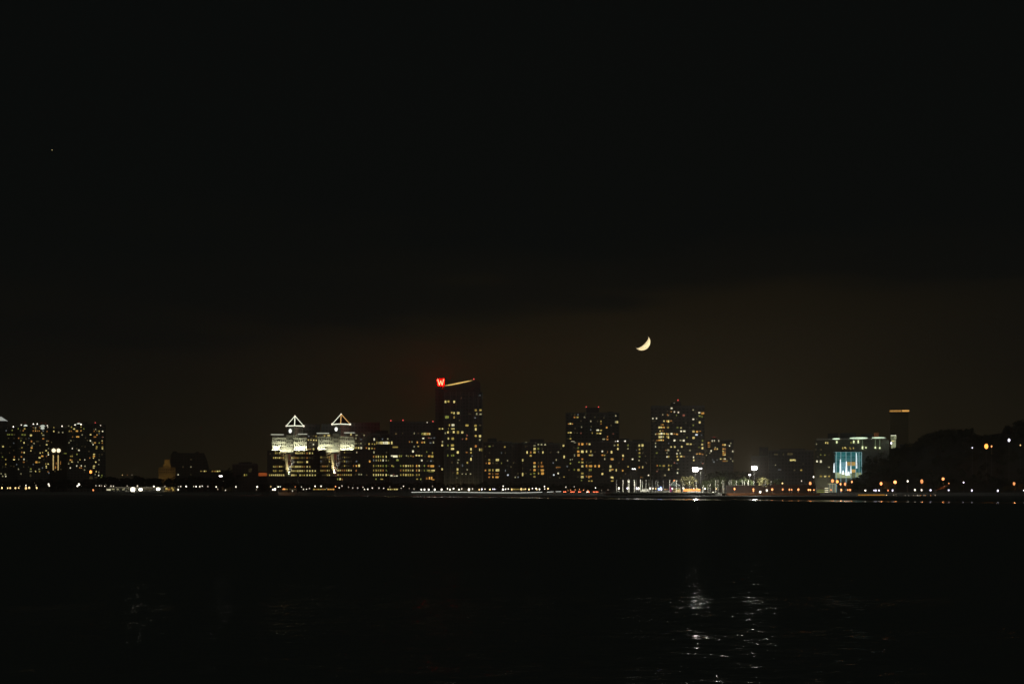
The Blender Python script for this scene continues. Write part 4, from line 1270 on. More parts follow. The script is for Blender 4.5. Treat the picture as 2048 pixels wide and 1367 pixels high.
fw = '''1145.5 882.6 W 7 2.4,1149.3 883.6 W 3.6 3,1158 887.4 o 3 5,1164.6 887.6 O 5.4 5.4,1173.5 887 o 3.4 4.4,1179 887.6 Y 4 4,1156.5 895 g 3 4.6,1156.6 902.4 O 5 5,1164.6 902.4 Y 5.4 5,1173 902.2 Y 2.6 5,1181.6 902 y 2.8 5,1204.6 902 W 3.4,1215 903.4 o 2 5,
1223 903.6 Y 4 5.2,1149 910 w 2.4 5,1157 909.6 O 5 5,1180.5 909.6 y 7 3,1184.3 909.4 w 3 4,1205 909.6 o 4.4 3.4,1209.4 910 y 2.4 4,1164.6 917.5 o 4.4 4,1209.4 917.2 w 2 4.4,1224 917.5 O 7 4,1226 918 Y 2.4 4,1158 923.6 g 3.4,1164.6 924 y 5 4,1173 923.6 d 2.4 4,
1180 923.8 d 8 3,1164.6 931.6 Y 5.4 5,1173 931.2 O 2.4 5.4,1181 931.4 O 8.4 4.6,1190.4 931.4 O 4.4 5,1198 931.4 O 4.4 5,1221 932.2 Y 4.4 5,1148.6 938.6 g 2.8 4.4,1157 939 y 5 4.6,1178.6 939 y 2 5,1182 939 g 2.4 5,1204.6 938.6 d 3.6,1220.3 940 Y 4 4.6,
1224.5 938.4 O 6 2.4,1232.5 939.6 Y 2.6 5,1245.3 940.4 O 3.4 4,1164.6 946 y 5 3.6,1178 946 d,1204.8 947 Y 4.4 4,1156 953 d,1164.4 953 Y 5.4 5,1173 952 o 3 3.6,1178 953 O 3 5.2,1182 952 o 4 3,1163 960 g 3 3,1178 961 y 3,1183.5 961 y 4 3,1224 954 Y 6 3.6,1226 955 Y 2 4,
1224.6 961 y 5.4 2,1140.6 918.6 w 2,1144.6 918 w 2.4,1140.8 926 g 3,1148.6 895 d,1199 924 d,1190 903 d'''
building('apartment_building', 'front block with gold windows in columns below the tower with two red lights', 1139.9, 1226.8, 884, 1396, 30, MAT['brick'], fw)
building('apartment_building', 'dark block with two white roof edge lights behind the left end of the poles', 1227.2, 1261, 882, 1398, 30, MAT['brick'],
         '1229 890 w 2.8,1235.6 889.2 y 3.6 4,1235.6 897 Y 3 5,1256 890 g 2.4 4,1256 896.6 w 3 2,1246.2 910.6 Y 3.4 5,1245.6 917.6 o 2.4 4,1256.3 932.6 y 2.8,1238 925 d,1251 947 d,1241 955 d', pent=((1240, 1259, 876.5),),
         lamps='1235.6 881.4 w 4,1231 882 s 4,1250.4 881.4 w 4.4')
building('apartment_building', 'dark block with two warm windows at its top right, left of the brightest windowed tower', 1261.4, 1300, 884, 1400, 30, MAT['brick'],
         '1278.5 890.4 Y 3.6 5,1285 890 Y 4.4 5,1273 899.5 k 2 2.6,1279 898 y 4 4,1285.5 897 d 2 4,1279 905.2 y 4.4 4.6,1285.4 905.4 d 2 5,1279 912.6 g 4 3,1291 911.4 d,1278 920 w 2.8,1265.2 917.6 W 4 3,1278.6 933.8 o 4 4,1285.3 933.6 Y 2.8 4.6,1262.6 953.6 d,1282 953.6 o 2.6,1285.5 954 d,1297 949.8 W 3.4 2.4,1273 940 d,1293 925 d',
         pent=((1265, 1288, 879),))

# ------------------------------------------------------------------ brightest windowed tower and its neighbour
bw = '''1343.2 815.8 W 4.4 3,1342.5 822.6 o 3,1348.8 823 W 3 3.6,1356.8 824 W 2.8 3,1312 822.6 d 3.6 2,1325.5 828.6 w 2.4,1335.5 822 d,1335 829 o 3 4,1337.3 830 w 2 3,1353 830 g,1367.5 830 r 6 4,1386.5 819.5 w 3,1391 824.6 d,1398.5 825 W 5 3.4,1404 826.5 O 3 5,
1407 826 O 2.4 5,1399 831.5 g 4,1404 833 g 3 4,1305.7 836 W 3 3.2,1313 835.8 W 2.8 3.2,1306 841.6 d 4.4,1311 841 d,1386.5 838 W 4 2.8,1399.3 844.2 Y 4.6 4.6,1328 841.3 Y 4 3.6,1334 841.5 O 2.6 4,1337 842 Y 2.8 5,1342 841 o 5.4 3,1322.5 848.5 o 3 2,1326 848.5 O 3 2,
1336.5 849 d 4 2,1318.6 854 Y 4 3.6,1322.4 854 Y 3 3.6,1327 854 O 5.4 3.4,1336 854 y 5 3.6,1355 854.5 g 4.4 2.8,1362 855 Y 3.6 2.8,1386.5 850 g 3,1320.5 861 y 3,1325.5 861 o 3,1362.3 861.8 W 3.8 3.4,1368.6 861.7 W 5 3.2,1387 862.3 Y 4.4 4,1394 863 O 4.4 3.4,1400 862 o 5 2,
1393 869 B 5 3.2,1403 869.5 k,1311 867.5 w 2.6,1314 867 o 2.4,1319 867 Y 4.4 4,1323 866.4 W 4 3.6,1328 866.6 Y 5.4 3.4,1333.4 867 O 2.4 3.4,1336.5 867.6 Y 3.6 4,1343 866.8 W 4 3.4,1348.5 867 o 3.4,1354 867.8 O 5 3,1368 868 d 4,1319 873.2 Y 4 3.8,1322.4 873 W 3 3.6,
1326.5 873 Y 4 3.6,1334 873 y 2.6 4,1337 874 Y 2.8 5.4,1374 874.5 g,1387 875 Y 5 4.6,1306.5 879.6 d,1314 880 o 4 2,1318.5 879.5 O 4,1322.3 879.4 Y 3.4 3.4,1326.5 879.6 O 3.4 3,1349 880 W 4.6 3.6,1354.5 880 d 3,1361 880 w 4 3,1367.5 880.3 W 4.2 3.6,1405 881 g 4,1311.2 885.5 w,
1337.5 886 k,1375 887.4 Y 5.6 3.6,1381.3 887.6 Y 4.4 3.6,1387 888 d 4 2,1404.3 888.5 Y 4.4 3,1311 892.2 W 2.8,1342.3 893 Y 3,1349.5 893 Y 3.6 3.6,1363.5 892.7 Y 3.6 3.4,1404.8 895.5 Y 4.4 5,1398 894 g 2.4,1336.5 899.5 w 4.4 3,1332 899.6 o 3 2,1356 900 w 3,1380 900 w 3.4 3,
1334 905 w 2.6,1313.5 905 g 4.6 3,1354 906.5 W 3 2.6,1360.5 906 w 4 3,1334 912.8 W 2.8 3,1337.5 912.4 y 2.4 5,1354.5 912 y 3.4 4.2,1362.5 912 Y 5.2 3.8,1368 912.3 o 2.8 3.4,1394 907.2 O 3,1398.8 907 O 2.8,1401.5 907 o 2.4,1405.5 908 o 3.4,1356 918.8 Y 4.6 3.4,1387 914 W 2.8 3,
1387.5 919.7 Y 3.6 4,1349 925 r 3.4 3,1354 925.8 k 3.4,1405.5 926.3 r 4 2.6,1314.5 930.5 o 3,1320 930.5 g 3.4,1327.5 930.8 y 5.6 3.4,1337.5 930.3 y 2.6 4,1342.5 930.6 g 2,1356 937.5 w 4.4 2.6,1337.5 938 Y 2.6 5.4,1316 938 d 6 2,1324 938 d 6 2,1355 945 W 3,1314 942 r 4 2,
1326 949.6 d 2.4 4,1330 949.6 w 2.4 4,1318 898 d,1345 845 d,1372 845 d,1310 850 d,1380 856 d,1350 836 d,1309 912 d,1375 912 d,1343 918 d,1325 893 d,1368 900 d,1394 838 d'''
t = building('apartment_tower', 'broad tall tower with the most lit windows and one red light, behind the brightest floodlight', 1301.5, 1409, 813, 1440, 36, MAT['stone'], bw,
             pent=((1304, 1330, 811), (1341, 1362, 804), (1387, 1398, 811)), beacons='1356 799.6 R', lamps='1349 805.3 d 3.4')
k = MB()
k.tube((X(1356, 1440), 1446, Z(813, 1440)), (X(1356, 1440), 1446, Z(800, 1440)), 0.2, 0.1, 6)
k.build('roof_mast', MAT['dark'], t)
building('apartment_building', 'small tower with paired amber windows and several red roof lights', 1411, 1467, 880.5, 1465, 30, MAT['brick'], '''1416.5 884.6 O 2.6,1419.6 884.6 o 2.6,1416.5 889 o 2.4,1419.6 889 o 2.4,1416.5 893 o 2.4,1419.6 893 y 2.4,1422.3 901 W 2.6 4,
1419.6 905.4 w 3 3,1413 909.6 w,1429.5 897.5 O 2.6,1433 897.5 o 2.4,1434.9 897.2 Y 2.6,1430.6 894 w,1446 889 O 3 3.8,1450 889 Y 3 4,1461.5 886 w,1459 891 W 3,1455 890 d,1446.3 897 O 2.6,1450 897 o 2.4,1446 901.5 Y 3,1450 901 o 2.4,1446.5 905 O 2.6,1450 905 o 2.4,
1446.5 909 O 2.8,1450 909 Y 2.8,1465.5 902 W 2.4 4,1461 901 d,1441.5 917 Y 3.2,1446.5 917 y 2,1450 917 W 2.8,1446.5 921.5 o 2.4,1450 921.5 o 2.4,1454 921 y 2.2 4,1461.5 917 w,1465.5 921.5 w 2.2 4,1425.5 918.5 k,1434 919 k,1428 923 k 3.4,1458 913.6 d,1413 900 d,1424.5 881.8 w,1429 881.8 w,1437.7 881.8 w''',
         beacons='1427 873.6 q,1429.5 873.9 q,1415.5 879.6 q,1453.3 880 q,1466.2 880.2 q', lamps='1424.5 880 s 2.6,1429 880 s 2.8,1437.7 880 s 2.8', pent=((1421, 1433, 875),))

# ------------------------------------------------------------------ right bank buildings
building('office_building', 'low dark office block with a single wide bright window, right of the floodlights', 1537, 1627.2, 901, 1372, 34, MAT['glassy'],
         '1582.3 919.6 Y 5.4 4.4,1587 919.2 Y 4 3,1590.2 919.8 Y 2.4 4.4,1551 929 w 2.6 2,1559 938.6 k 8 2,1589 939.4 d 3.6,1602.4 939.6 y 4.4 3.6,1552 908 d 9 4,1567 907.6 d 2 4,1580 907.4 d 13 4.6,1606 927 d', pent=((1560, 1610, 897.5),))
building('stepped_building', 'dark stepped building directly behind the right floodlight', 1502.5, 1536.6, 913, 1376, 30, MAT['brick'], '1509 921 d,1524 905 d', pent=((1518.5, 1536.5, 894),))
D = 1412.0
t = building('campus_building', 'concrete building with a glowing green white canopy above a lit glass atrium', 1629, 1778, 881, D, 40, MAT['conc'], '''1632.6 887 w 2,1651 884.6 Y 2 4,1653.4 884 y 3 2,1655.4 885 Y 2 4.6,1685.5 895.4 y 2.4 4.4,1690 894.4 Y 3 2.4,1692 896 y 2.4 4,
1700 894.8 y 4 1.6,1701 897.4 y 4 1.4,1706.8 895.8 y 2 4,1641 908.5 g,1649.5 909 g,1658 908.4 d,1633.6 921.6 W 4 4.6,1641.4 921.8 W 4.8 5.4,1658 933.5 w 3.6 2.6,1641.5 951.6 y 4.6 4,1650 951.8 Y 4.6 3.4,1658 951.6 y 4.2 3.4,1666.4 951.2 Y 4.8 4,1631 898 d,1642 898 d,1635 912 d,1702 884.6 g 2.4 4''',
             pent=((1655, 1676, 866), (1680, 1712, 865.5), (1722, 1746, 867.5)))
k = MB()
k.box(X(1633, D), X(1772, D), D - 9, D + 36, Z(879, D), Z(876.4, D))
can = k.build('canopy_roof', MAT['vanw'], t)
gl_ = emit('canopy_glow', (0.78, 1.0, 0.70), 1.2, 'NONE', 0.1, 0.1)
for a, b, yy, hh_ in ((1665, 1680, 877.3, 2.8), (1699, 1735.5, 876.2, 3.4), (1743, 1770, 875.8, 2.6)):
    k = MB()
    xm_, hw_ = X((a + b) / 2, D), (b - a) / 2 / F * D
    pts = []
    for i in range(16):
        an = 2 * math.pi * i / 16
        pts.append((xm_ + hw_ * math.cos(an), Z(yy, D) + hh_ / 2 / F * D * math.sin(an)))
    k.prism(pts, D - 9.3, D - 8.9)
    k.build('canopy_light', gl_, can)
col_ = emit('column_glow', (0.88, 1.0, 0.52), 1.5, 'NONE', 0.1)  # light on the columns painted as emission, no lamps there
colt = emit('column_glow_dim', (0.75, 1.0, 0.55), 0.16, 'NONE', 0.1)
for x_, ya_, yb_ in ((1673.5, 881, 885.5), (1707.5, 880.5, 885.5), (1716.5, 880, 885.5), (1725, 892, 897.5), (1750.5, 893, 896.5), (1759.3, 894, 897), (1732, 893.5, 896)):
    k = MB()
    k.box(X(x_ - 1.2, D), X(x_ + 1.2, D), D - 1.0, D + 0.1, Z(yb_, D), Z(ya_, D))
    k.build('column_painted_glow', col_, t)
for x_ in (1725, 1750.5, 1759.3):
    k = MB()
    k.box(X(x_ - 0.7, D), X(x_ + 0.7, D), D - 0.9, D + 0.1, Z(892, D), Z(879.5, D))
    k.build('glowing_column', colt, t)
k = MB()
k.box(X(1748, D), X(1757.5, D), D + 2, D + 8, Z(877, D), Z(865, D))
k.build('chimney', MAT['rust'], t)
area(t, (X(1752, D), D - 3, Z(876, D)), (X(1752, D), D + 2, Z(868, D)), 4, 0.4, 30, (1.0, 0.8, 0.7), 120)

area(t, (X(1715, D), D - 6, Z(878.5, D)), (X(1715, D), D, Z(905, D)), 60, 1.0, 2400, (0.80, 1.0, 0.72), 150)  # area light added below the canopy to brighten the facade
area(t, (X(1650, D), D - 12, G + 3), (X(1650, D), D, G + 18), 20, 1.0, 520, (1.0, 0.95, 0.62), 140)

# glass atrium: a rounded glass front with glowing mullions and columns, inside light painted as emission
DA = 1400.0
at = thing('glass_atrium', 'tall lit glass atrium with cyan lit mullions partly hidden by dark trees', 'atrium', (X(1693, DA), DA, G))
em_t = emit('atrium_teal', (0.10, 0.66, 0.68), 0.17, 'NONE', 0.4, 0.3)
em_b = emit('atrium_blue_white', (0.40, 0.85, 1.0), 0.30, 'NONE', 0.4, 0.35)
em_g = emit('atrium_lower', (0.80, 0.95, 0.50), 0.36, 'NONE', 0.6, 0.3)
em_y = emit('atrium_warm', (1.0, 0.62, 0.18), 0.6, 'NONE', 0.5)
em_tr = emit('transom_painted_glow', (0.40, 0.90, 0.92), 0.28, 'NONE', 0.1)
em_m = emit('mullion_painted_glow', (0.62, 0.95, 0.98), 0.5, 'NONE', 0.1)
em_w = emit('atrium_column_glow', (0.85, 0.97, 1.0), 1.5, 'NONE', 0.25, 0.2)


def arc(px):                                          # plan of the front: flat, turning back at both ends
    u = (px - 1694) / 32.0
    return DA + 9.0 * max(0.0, abs(u) - 0.45) ** 2 * 4


cols = [1667.5, 1672.5, 1681.5, 1692, 1702, 1711.5, 1718, 1723]
rws = [903.5, 911, 916.5, 923, 931, 938, 944, 955]
nodes = ''
for j in range(len(rws) - 1):
    for i in range(len(cols) - 1):
        k = MB()
        xa, xb = cols[i], cols[i + 1]
        ya_, yb_ = arc(xa), arc(xb)
        k.poly([(X(xa, ya_), ya_, Z(rws[j + 1], DA)), (X(xb, yb_), yb_, Z(rws[j + 1], DA)), (X(xb, yb_), yb_, Z(rws[j], DA)), (X(xa, ya_), ya_, Z(rws[j], DA))])
        mt = em_t
        if j >= 3 and i in (0, 2, 3):
            mt = em_b if j < 6 else em_g
        if j == 6:
            mt = em_g
        if (j, i) in ((3, 3), (3, 4), (5, 4)):
            mt = em_y
        k.build('glass_pane', mt, at)
k = MB()
for x_ in cols:
    k.tube((X(x_, arc(x_)), arc(x_) - 0.2, G), (X(x_, arc(x_)), arc(x_) - 0.2, Z(903, DA)), 0.28, None, 6)
k.build('mullion', em_m, at)
for yy in (903.5, 911, 916.5, 919.8, 931):
    k = MB()
    for xa, xb in zip(cols[:-1], cols[1:]):
        k.tube((X(xa, arc(xa)), arc(xa) - 0.25, Z(yy, DA)), (X(xb, arc(xb)), arc(xb) - 0.25, Z(yy, DA)), 0.22, None, 6)
    k.build('transom', em_tr, at)
for x_, y0_, y1_, rr_ in ((1669.5, 925, 944, 0.75), (1680.5, 918, 946, 1.0), (1692.6, 922, 950, 1.1), (1701.5, 930, 946, 0.9), (1713, 905, 936, 0.9), (1686, 940, 948, 1.2), (1697, 942, 950, 1.4)):
    k = MB()
    k.tube((X(x_, DA), arc(x_) - 0.5, Z(y1_, DA)), (X(x_, DA), arc(x_) - 0.5, Z(y0_, DA)), rr_, rr_ * 0.35, 8)
    k.build('glowing_column', em_w, at)
k = MB()
k.box(X(1668, DA), X(1712, DA), DA + 3, DA + 11, G, Z(903.5, DA))
k.build('core_wall', MAT['conc'], at)

# cupola at the hill top
D = 1470.0
t = thing('cupola_building', 'pale floodlit cupola in two stages above the trees', 'cupola', (X(1787, D), D, Z(905, D)))
BLD.append(t)
ec = emit('cupola_painted_glow', (0.85, 0.92, 0.52), 0.42, 'NONE', 0.25, 0.4)  # floodlighting painted as emission of the two stages
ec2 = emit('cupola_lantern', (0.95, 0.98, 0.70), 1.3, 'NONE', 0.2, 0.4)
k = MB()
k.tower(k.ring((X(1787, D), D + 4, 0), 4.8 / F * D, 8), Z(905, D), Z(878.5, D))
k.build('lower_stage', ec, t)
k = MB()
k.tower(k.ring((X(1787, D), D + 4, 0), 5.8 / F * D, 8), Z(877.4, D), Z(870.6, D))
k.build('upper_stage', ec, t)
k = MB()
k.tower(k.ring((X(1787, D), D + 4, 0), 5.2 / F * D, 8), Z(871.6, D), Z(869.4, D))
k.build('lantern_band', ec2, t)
k = MB()
k.tower(k.ring((X(1787, D), D + 4, 0), 6.6 / F * D, 8), Z(878.6, D), Z(877.4, D))
k.tower(k.ring((X(1787, D), D + 4, 0), 6.6 / F * D, 8), Z(869.4, D), Z(865.6, D), 0.15)
k.build('roof', MAT['roof'], t)
windows(t, parse('1784.6 874.4 n 1.4 4,1787 874.4 n 1.4 4,1789.4 874.4 n 1.4 4,1788.5 881.4 Y 5 2'), D - 4.4)
inst('lamp', BALL['l'], t, (X(1782.5, D), D - 6, Z(886, D)), (0.7, 0.7, 1.4))
building('house', 'dark house on the hill with one bright slanted roof light', 1800, 1824, 889.5, 1462, 12, MAT['brick'], '1812.3 894 y 9 3,1810 893.4 Y 5 2.4', cat='house')
D = 2250.0
t = thing('chimney_tower', 'distant dark square tower with an amber lit top band', 'tower', (X(1798.5, D), D, G))
BLD.append(t)
k = MB()
k.box(X(1780.5, D), X(1802.2, D), D + 1, D + 30, G - 0.3, Z(824, D))
k.box(X(1802.2, D), X(1817, D), D, D + 30, G - 0.3, Z(824, D))
k.build('wall', MAT['golden'], t)  # lighter wall colour paints in the haze in front of the tower
k = MB()
k.box(X(1778.5, D), X(1819, D), D - 2, D + 32, Z(824, D), Z(823.2, D))
k.box(X(1778.5, D), X(1819, D), D - 2, D + 32, Z(819.4, D), Z(818, D))
k.build('cornice', MAT['roof'], t)
k = MB()
for i in range(9):
    k.box(X(1779.6 + i * 2.6, D), X(1781.2 + i * 2.6, D), D - 0.6, D + 1, Z(823.2, D), Z(819.6, D))
k.build('arcade_light', emit('arcade_glow', (1.0, 0.50, 0.12), 0.75, 'NONE', 0.1), t)
k = MB()
k.box(X(1803.6, D), X(1818.3, D), D - 0.6, D + 1, Z(823.6, D), Z(819.6, D))
k.build('lit_band', emit('band_glow', (1.0, 0.50, 0.12), 0.9, 'NONE', 0.1), t)

# low things at the foot of the hill
D = 1282.0
t = thing('garage', 'low building with three stacked bright strips left of the white glazed cube', 'building', (X(1645, D), D, G))
k = MB()
k.box(X(1633, D), X(1657.5, D), D, D + 14, G - 0.3, Z(973.5, D))
k.build('wall', MAT['deck'], t)
for yy in (975.4, 979.2, 983.0):
    k = MB()
    k.box(X(1649.5, D), X(1656.5, D), D - 0.3, D + 0.1, Z(yy + 0.8, D), Z(yy - 0.8, D))
    k.build('glow_strip', EM['W'], t)
    k = MB()
    k.box(X(1634, D), X(1649, D), D - 0.2, D + 0.1, Z(yy + 0.7, D), Z(yy - 0.7, D))
    k.build('dim_strip', EM['g'] if yy > 976 else EM['d'], t)
t = thing('glazed_cube', 'small white framed glass cube lit from inside', 'pavilion', (X(1665, D), D, G))
k = MB()
k.box(X(1660, D), X(1670.5, D), D + 0.4, D + 6, G, Z(967, D))
k.build('glass', emit('cube_glow', (0.75, 0.9, 0.8), 0.14, 'NONE', 0.2), t)
k = MB()
for xa, xb in ((1659, 1660.4), (1664.4, 1665.4), (1669.8, 1671.4)):
    k.box(X(xa, D), X(xb, D), D - 0.1, D + 0.35, G, Z(966.4, D))
k.box(X(1659, D), X(1671.4, D), D - 0.12, D + 6, Z(967.4, D), Z(966, D))
k.build('frame', EM['w'], t)  # frame emits as well, the light on it painted in
D = 1244.0
t = thing('retaining_wall', 'low waterside wall washed in bright orange light', 'wall', (X(1741, D), D, 0))
k = MB()
k.box(X(1712, D), X(1769, D), D - 3, D - 2.4, -0.6, Z(987.6, D))
k.build('wall', MAT['deck'], t)
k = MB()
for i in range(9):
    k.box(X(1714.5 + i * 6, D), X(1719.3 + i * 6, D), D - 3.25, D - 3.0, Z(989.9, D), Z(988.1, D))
k.build('glow_strip', emit('wall_painted_wash', (1.0, 0.45, 0.06), 0.75, 'NONE', 0.5), t)  # orange wash of light painted as glowing strips on the wall
D = 1290.0
t = thing('boat_house', 'small house with a slanted red roof lit by the sodium lamp above', 'house', (X(1886, D), D, G))
k = MB()
k.box(X(1874, D), X(1902, D), D, D + 9, G - 0.3, Z(978.5, D))
k.build('wall', MAT['brick'], t)
k = MB()
k.poly([(X(1871, D), D - 1, Z(979, D)), (X(1886, D), D - 1, Z(976.5, D)), (X(1903, D), D + 5, Z(968.6, D)), (X(1894, D), D + 5, Z(969.6, D))])
k.poly([(X(1871, D), D - 0.8, Z(979.4, D)), (X(1894, D), D + 5.2, Z(970.1, D)), (X(1903, D), D + 5.2, Z(969.1, D)), (X(1886, D), D - 0.8, Z(977, D))])
k.build('roof', MAT['rust'], t)
inst('roof_lamp', BALL['o'], t, (X(1893, D), D - 7, Z(966, D)), (0.35, 0.35, 0.35))

# dark quay wall right of the pier, washed by the sodium lamps in front of it
D = 1250.0
t = thing('quay_shed', 'long dark shed on the quay behind the low orange lamps', 'shed', (X(1545, D), D, G))

k = MB()
k.box(X(1452, D), X(1530, D), D, D + 9, G - 0.5, Z(970.5, D))
k.box(X(1530, D), X(1632, D), D + 0.5, D + 9, G - 0.5, Z(969.2, D))
k.build('wall', MAT['dark'], t)
k = MB()
k.box(X(1451, D), X(1530.5, D), D - 0.5, D + 9.5, Z(970.5, D), Z(970.0, D))
k.box(X(1530.6, D), X(1633, D), D, D + 9.5, Z(969.2, D), Z(968.7, D))
k.build('roof', MAT['roof'], t)
windows(t, parse('1526 972 w 3 1.2,1532 972 w 5 1.2'), D)
t = thing('quay_apron', 'low rust coloured quay front lit orange below the dark shed', 'quay', (X(1530, 1232), 1232, 0))
k = MB()
k.box(X(1450, 1232), X(1640, 1232), 1231, 1249, -1, 2.1)
k.build('quay_front', MAT['rust'], t)

# ------------------------------------------------------------------ pier with the white poles
D = 1228.0
pr_ = thing('pier', 'broad pier with a pale deck edge carrying the white poles', 'pier', (X(1335, D), D, 0))
k = MB()
k.box(X(1221, D), X(1451, D), D - 6, D + 62, 1.9, PZ)
k.build('deck', MAT['deck'], pr_)
k = MB()
k.box(X(1221, D), X(1300, D), D - 6.3, D - 6.0, 2.2, PZ + 0.15)
k.box(X(1300, D), X(1451, D), D - 6.3, D - 6.0, 2.3, PZ + 0.05)
k.build('deck_edge', MAT['pole'], pr_)
for i in range(24):
    xx = X(1223 + i * 9.8, D)
    k = MB()
    k.tube((xx, D - 5, -2), (xx, D - 5, 1.95), 0.35, None, 7)
    k.build('pile', MAT['dark'], pr_)
k = MB()
for xx in [1222 + i * 4 for i in range(20)]:
    k.box(X(xx, D) - 0.05, X(xx, D) + 0.05, D - 5.6, D - 5.5, PZ, PZ + 1.05)
k.box(X(1222, D), X(1299, D), D - 5.62, D - 5.48, PZ + 1.05, PZ + 1.15)
k.box(X(1222, D), X(1299, D), D - 5.6, D - 5.5, PZ + 0.5, PZ + 0.57)
k.build('railing', MAT['pole'], pr_)


def white_pole(px, yt, D, r, g_, label, group):
    x = X(px, D)
    t_ = thing('pole', label, 'pole', (x, D, g_), group)
    inst('shaft', POLEW, t_, (x, D, g_ - 0.1), (r, r, Z(yt, D) - g_))
    inst('cap', BALLW, t_, (x, D, Z(yt, D)), (r * 1.5, r * 1.5, r))
    return t_


_c = MB()
_c.ball((0, 0, 0), 1.0, 8, 5)
BALLW = _c.mesh('cap', MAT['pole'], smooth=True)
for i, px in enumerate((1232.8, 1245.8, 1256.4, 1258.6, 1268.8, 1272, 1281, 1285, 1292, 1298.3, 1304, 1311.5, 1315.5, 1326.2, 1339, 1352.5, 1365.6, 1379, 1392.6, 1404.5, 1407, 1416, 1420.5, 1431.5, 1436, 1444.5, 1447.6)):
    thick = px in (1232.8, 1245.8, 1256.4, 1281, 1339, 1352.5, 1268.8, 1292)
    white_pole(px, 960 if px < 1400 or px > 1425 else 968 + (px % 5), 1234 if thick else 1238 + (i * 7) % 20, 0.42 if thick else 0.22, PZ,
               'slender white pole standing on the pier', 'white poles on the pier')
for px in (1458, 1462, 1472.6, 1484.5, 1488.8, 1496.2, 1507.6, 1531.3, 1542):
    white_pole(px, 960.5 if px < 1500 else 961.5, 1262, 0.34 if px < 1500 else 0.25, G, 'short white pole whose foot is hidden behind the dark quay shed', 'white poles behind the quay shed')
lamps('1237.7 975.8 w 4.6,1254.8 975.9 l 4,1257.6 976 w 4,1273.5 976 l 4,1277 976 w 4.4,1300.5 976 w 4.2,1306 976.2 w 4,1311.5 976.6 y 4,1345 976.6 w 5,1366.6 976 w 4.6,1387.6 976.4 w 4.2,1394 976.6 y 4.2,1410 976.6 w 4.8,1432.4 976.6 y 5,1343 975.5 s 3,1447 977 y 2.4',
      1252, 0.44, 'bright lamp among the white poles on the pier', 'lamps on the pier', ground=PZ)
lamps('1321.4 974.6 b 3,1318 977.2 b 4.4,1322.5 977.4 l 5', 1250, 0.60, 'bluish lamp in the middle of the pier', 'bluish lamps on the pier', ground=PZ)
lamp(1348.3, 960.6, 1258, 'o', 0.7, 'orange lamp at the peak of the dark tent on the pier', ground=PZ)
lamps('1330 978 y 2,1334 977.6 o 1.8,1448.6 985 w 2.6,1426 984.3 w 2.6,1430 984.2 w 2.4,1404.5 984.4 w 2.6', 1234, 0.5, 'small light low on the pier deck', 'low deck lights on the pier', ground=PZ - 0.6)
D = 1240.0
t = thing('tent', 'dark pitched tent with pale ridge lines on the pier', 'tent', (X(1350, D), D, PZ))
k = MB()
xa, xb, xm_ = X(1340, D), X(1360, D), X(1350, D)
ym_ = D + 6
eav, pk = Z(971, D), Z(961.5, D)
crn = [(xa, D, eav), (xb, D, eav), (xb, D + 12, eav), (xa, D + 12, eav)]
for i in range(4):
    k.poly([crn[i], crn[(i + 1) % 4], (xm_, ym_, pk)])
k.build('canopy', MAT['canvas'], t)
k = MB()
for c_ in crn:
    k.tube(c_, (xm_, ym_, pk + 0.1), 0.14, None, 5)
k.build('ridge', MAT['pole'], t)
for c_ in crn:
    k = MB()
    k.tube((c_[0], c_[1], PZ), c_, 0.1, None, 6)
    k.build('leg', MAT['pole'], t)
t = thing('pavilion', 'low pavilion with a glowing yellow strip beside the tent', 'pavilion', (X(1354, 1246), 1246, PZ))
k = MB()
k.box(X(1347, 1246), X(1361, 1246), 1246, 1252, PZ - 0.1, Z(976, 1246))
k.build('wall', MAT['golden'], t)
k = MB()
k.box(X(1346.5, 1246), X(1361.5, 1246), 1245.5, 1252.5, Z(976, 1246), Z(975.5, 1246))
k.build('roof', MAT['roof'], t)
windows(t, parse('1354 977.6 g 13 2.2'), 1246.0)
t = thing('banner', 'tall magenta banner between the tent and the white poles', 'banner', (X(1341, 1229), 1229, PZ))
inst('pole', POLE, t, (X(1339.2, 1229), 1229, PZ - 0.1), (0.06, 0.06, 5.6))
k = MB()
k.prism([(X(1339.4, 1229), PZ + 0.5), (X(1343.6, 1229), PZ + 0.5), (X(1343.2, 1229), PZ + 3.4), (X(1341, 1229), PZ + 5.3), (X(1339.4, 1229), PZ + 5.4)], 1228.9, 1229.0)
k.build('cloth', emit('magenta_painted_glow', (0.9, 0.06, 0.42), 0.28, 'NONE', 0.1), t)  # cloth emits, the light falling on it is painted in
D = 1234.0
t = thing('van', 'white box van parked among the poles on the pier', 'van', (X(1290, D), D, PZ))
k = MB()
k.box(X(1285.6, D), X(1297.4, D), D, D + 2.2, PZ + 0.5, PZ + 2.9)
k.build('cargo_box', MAT['vanw'], t)
k = MB()
k.prism([(X(1282.4, D), PZ + 0.5), (X(1285.5, D), PZ + 0.5), (X(1285.5, D), PZ + 2.3), (X(1284.2, D), PZ + 2.2), (X(1283.2, D), PZ + 1.4), (X(1282.4, D), PZ + 1.2)], D + 0.1, D + 2.1)
k.build('cab', MAT['vanw'], t)
for xx in (1284.4, 1295):
    for yy in (D - 0.05, D + 1.9):
        k = MB()
        k.tube((X(xx, D), yy, PZ + 0.42), (X(xx, D), yy + 0.3, PZ + 0.42), 0.42, None, 12)
        k.build('wheel', MAT['rubber'], t)
t = thing('hoarding', 'long orange hoarding below the pale yellow tree', 'fence', (X(1384, 1238), 1238, PZ))
for i in range(8):
    a = 1366.5 + i * 4.3
    k = MB()
    k.box(X(a, 1238), X(a + 4.05, 1238), 1238, 1238.15, PZ + 0.8, PZ + 3.0)
    k.build('panel', MAT['orange'], t)
k = MB()
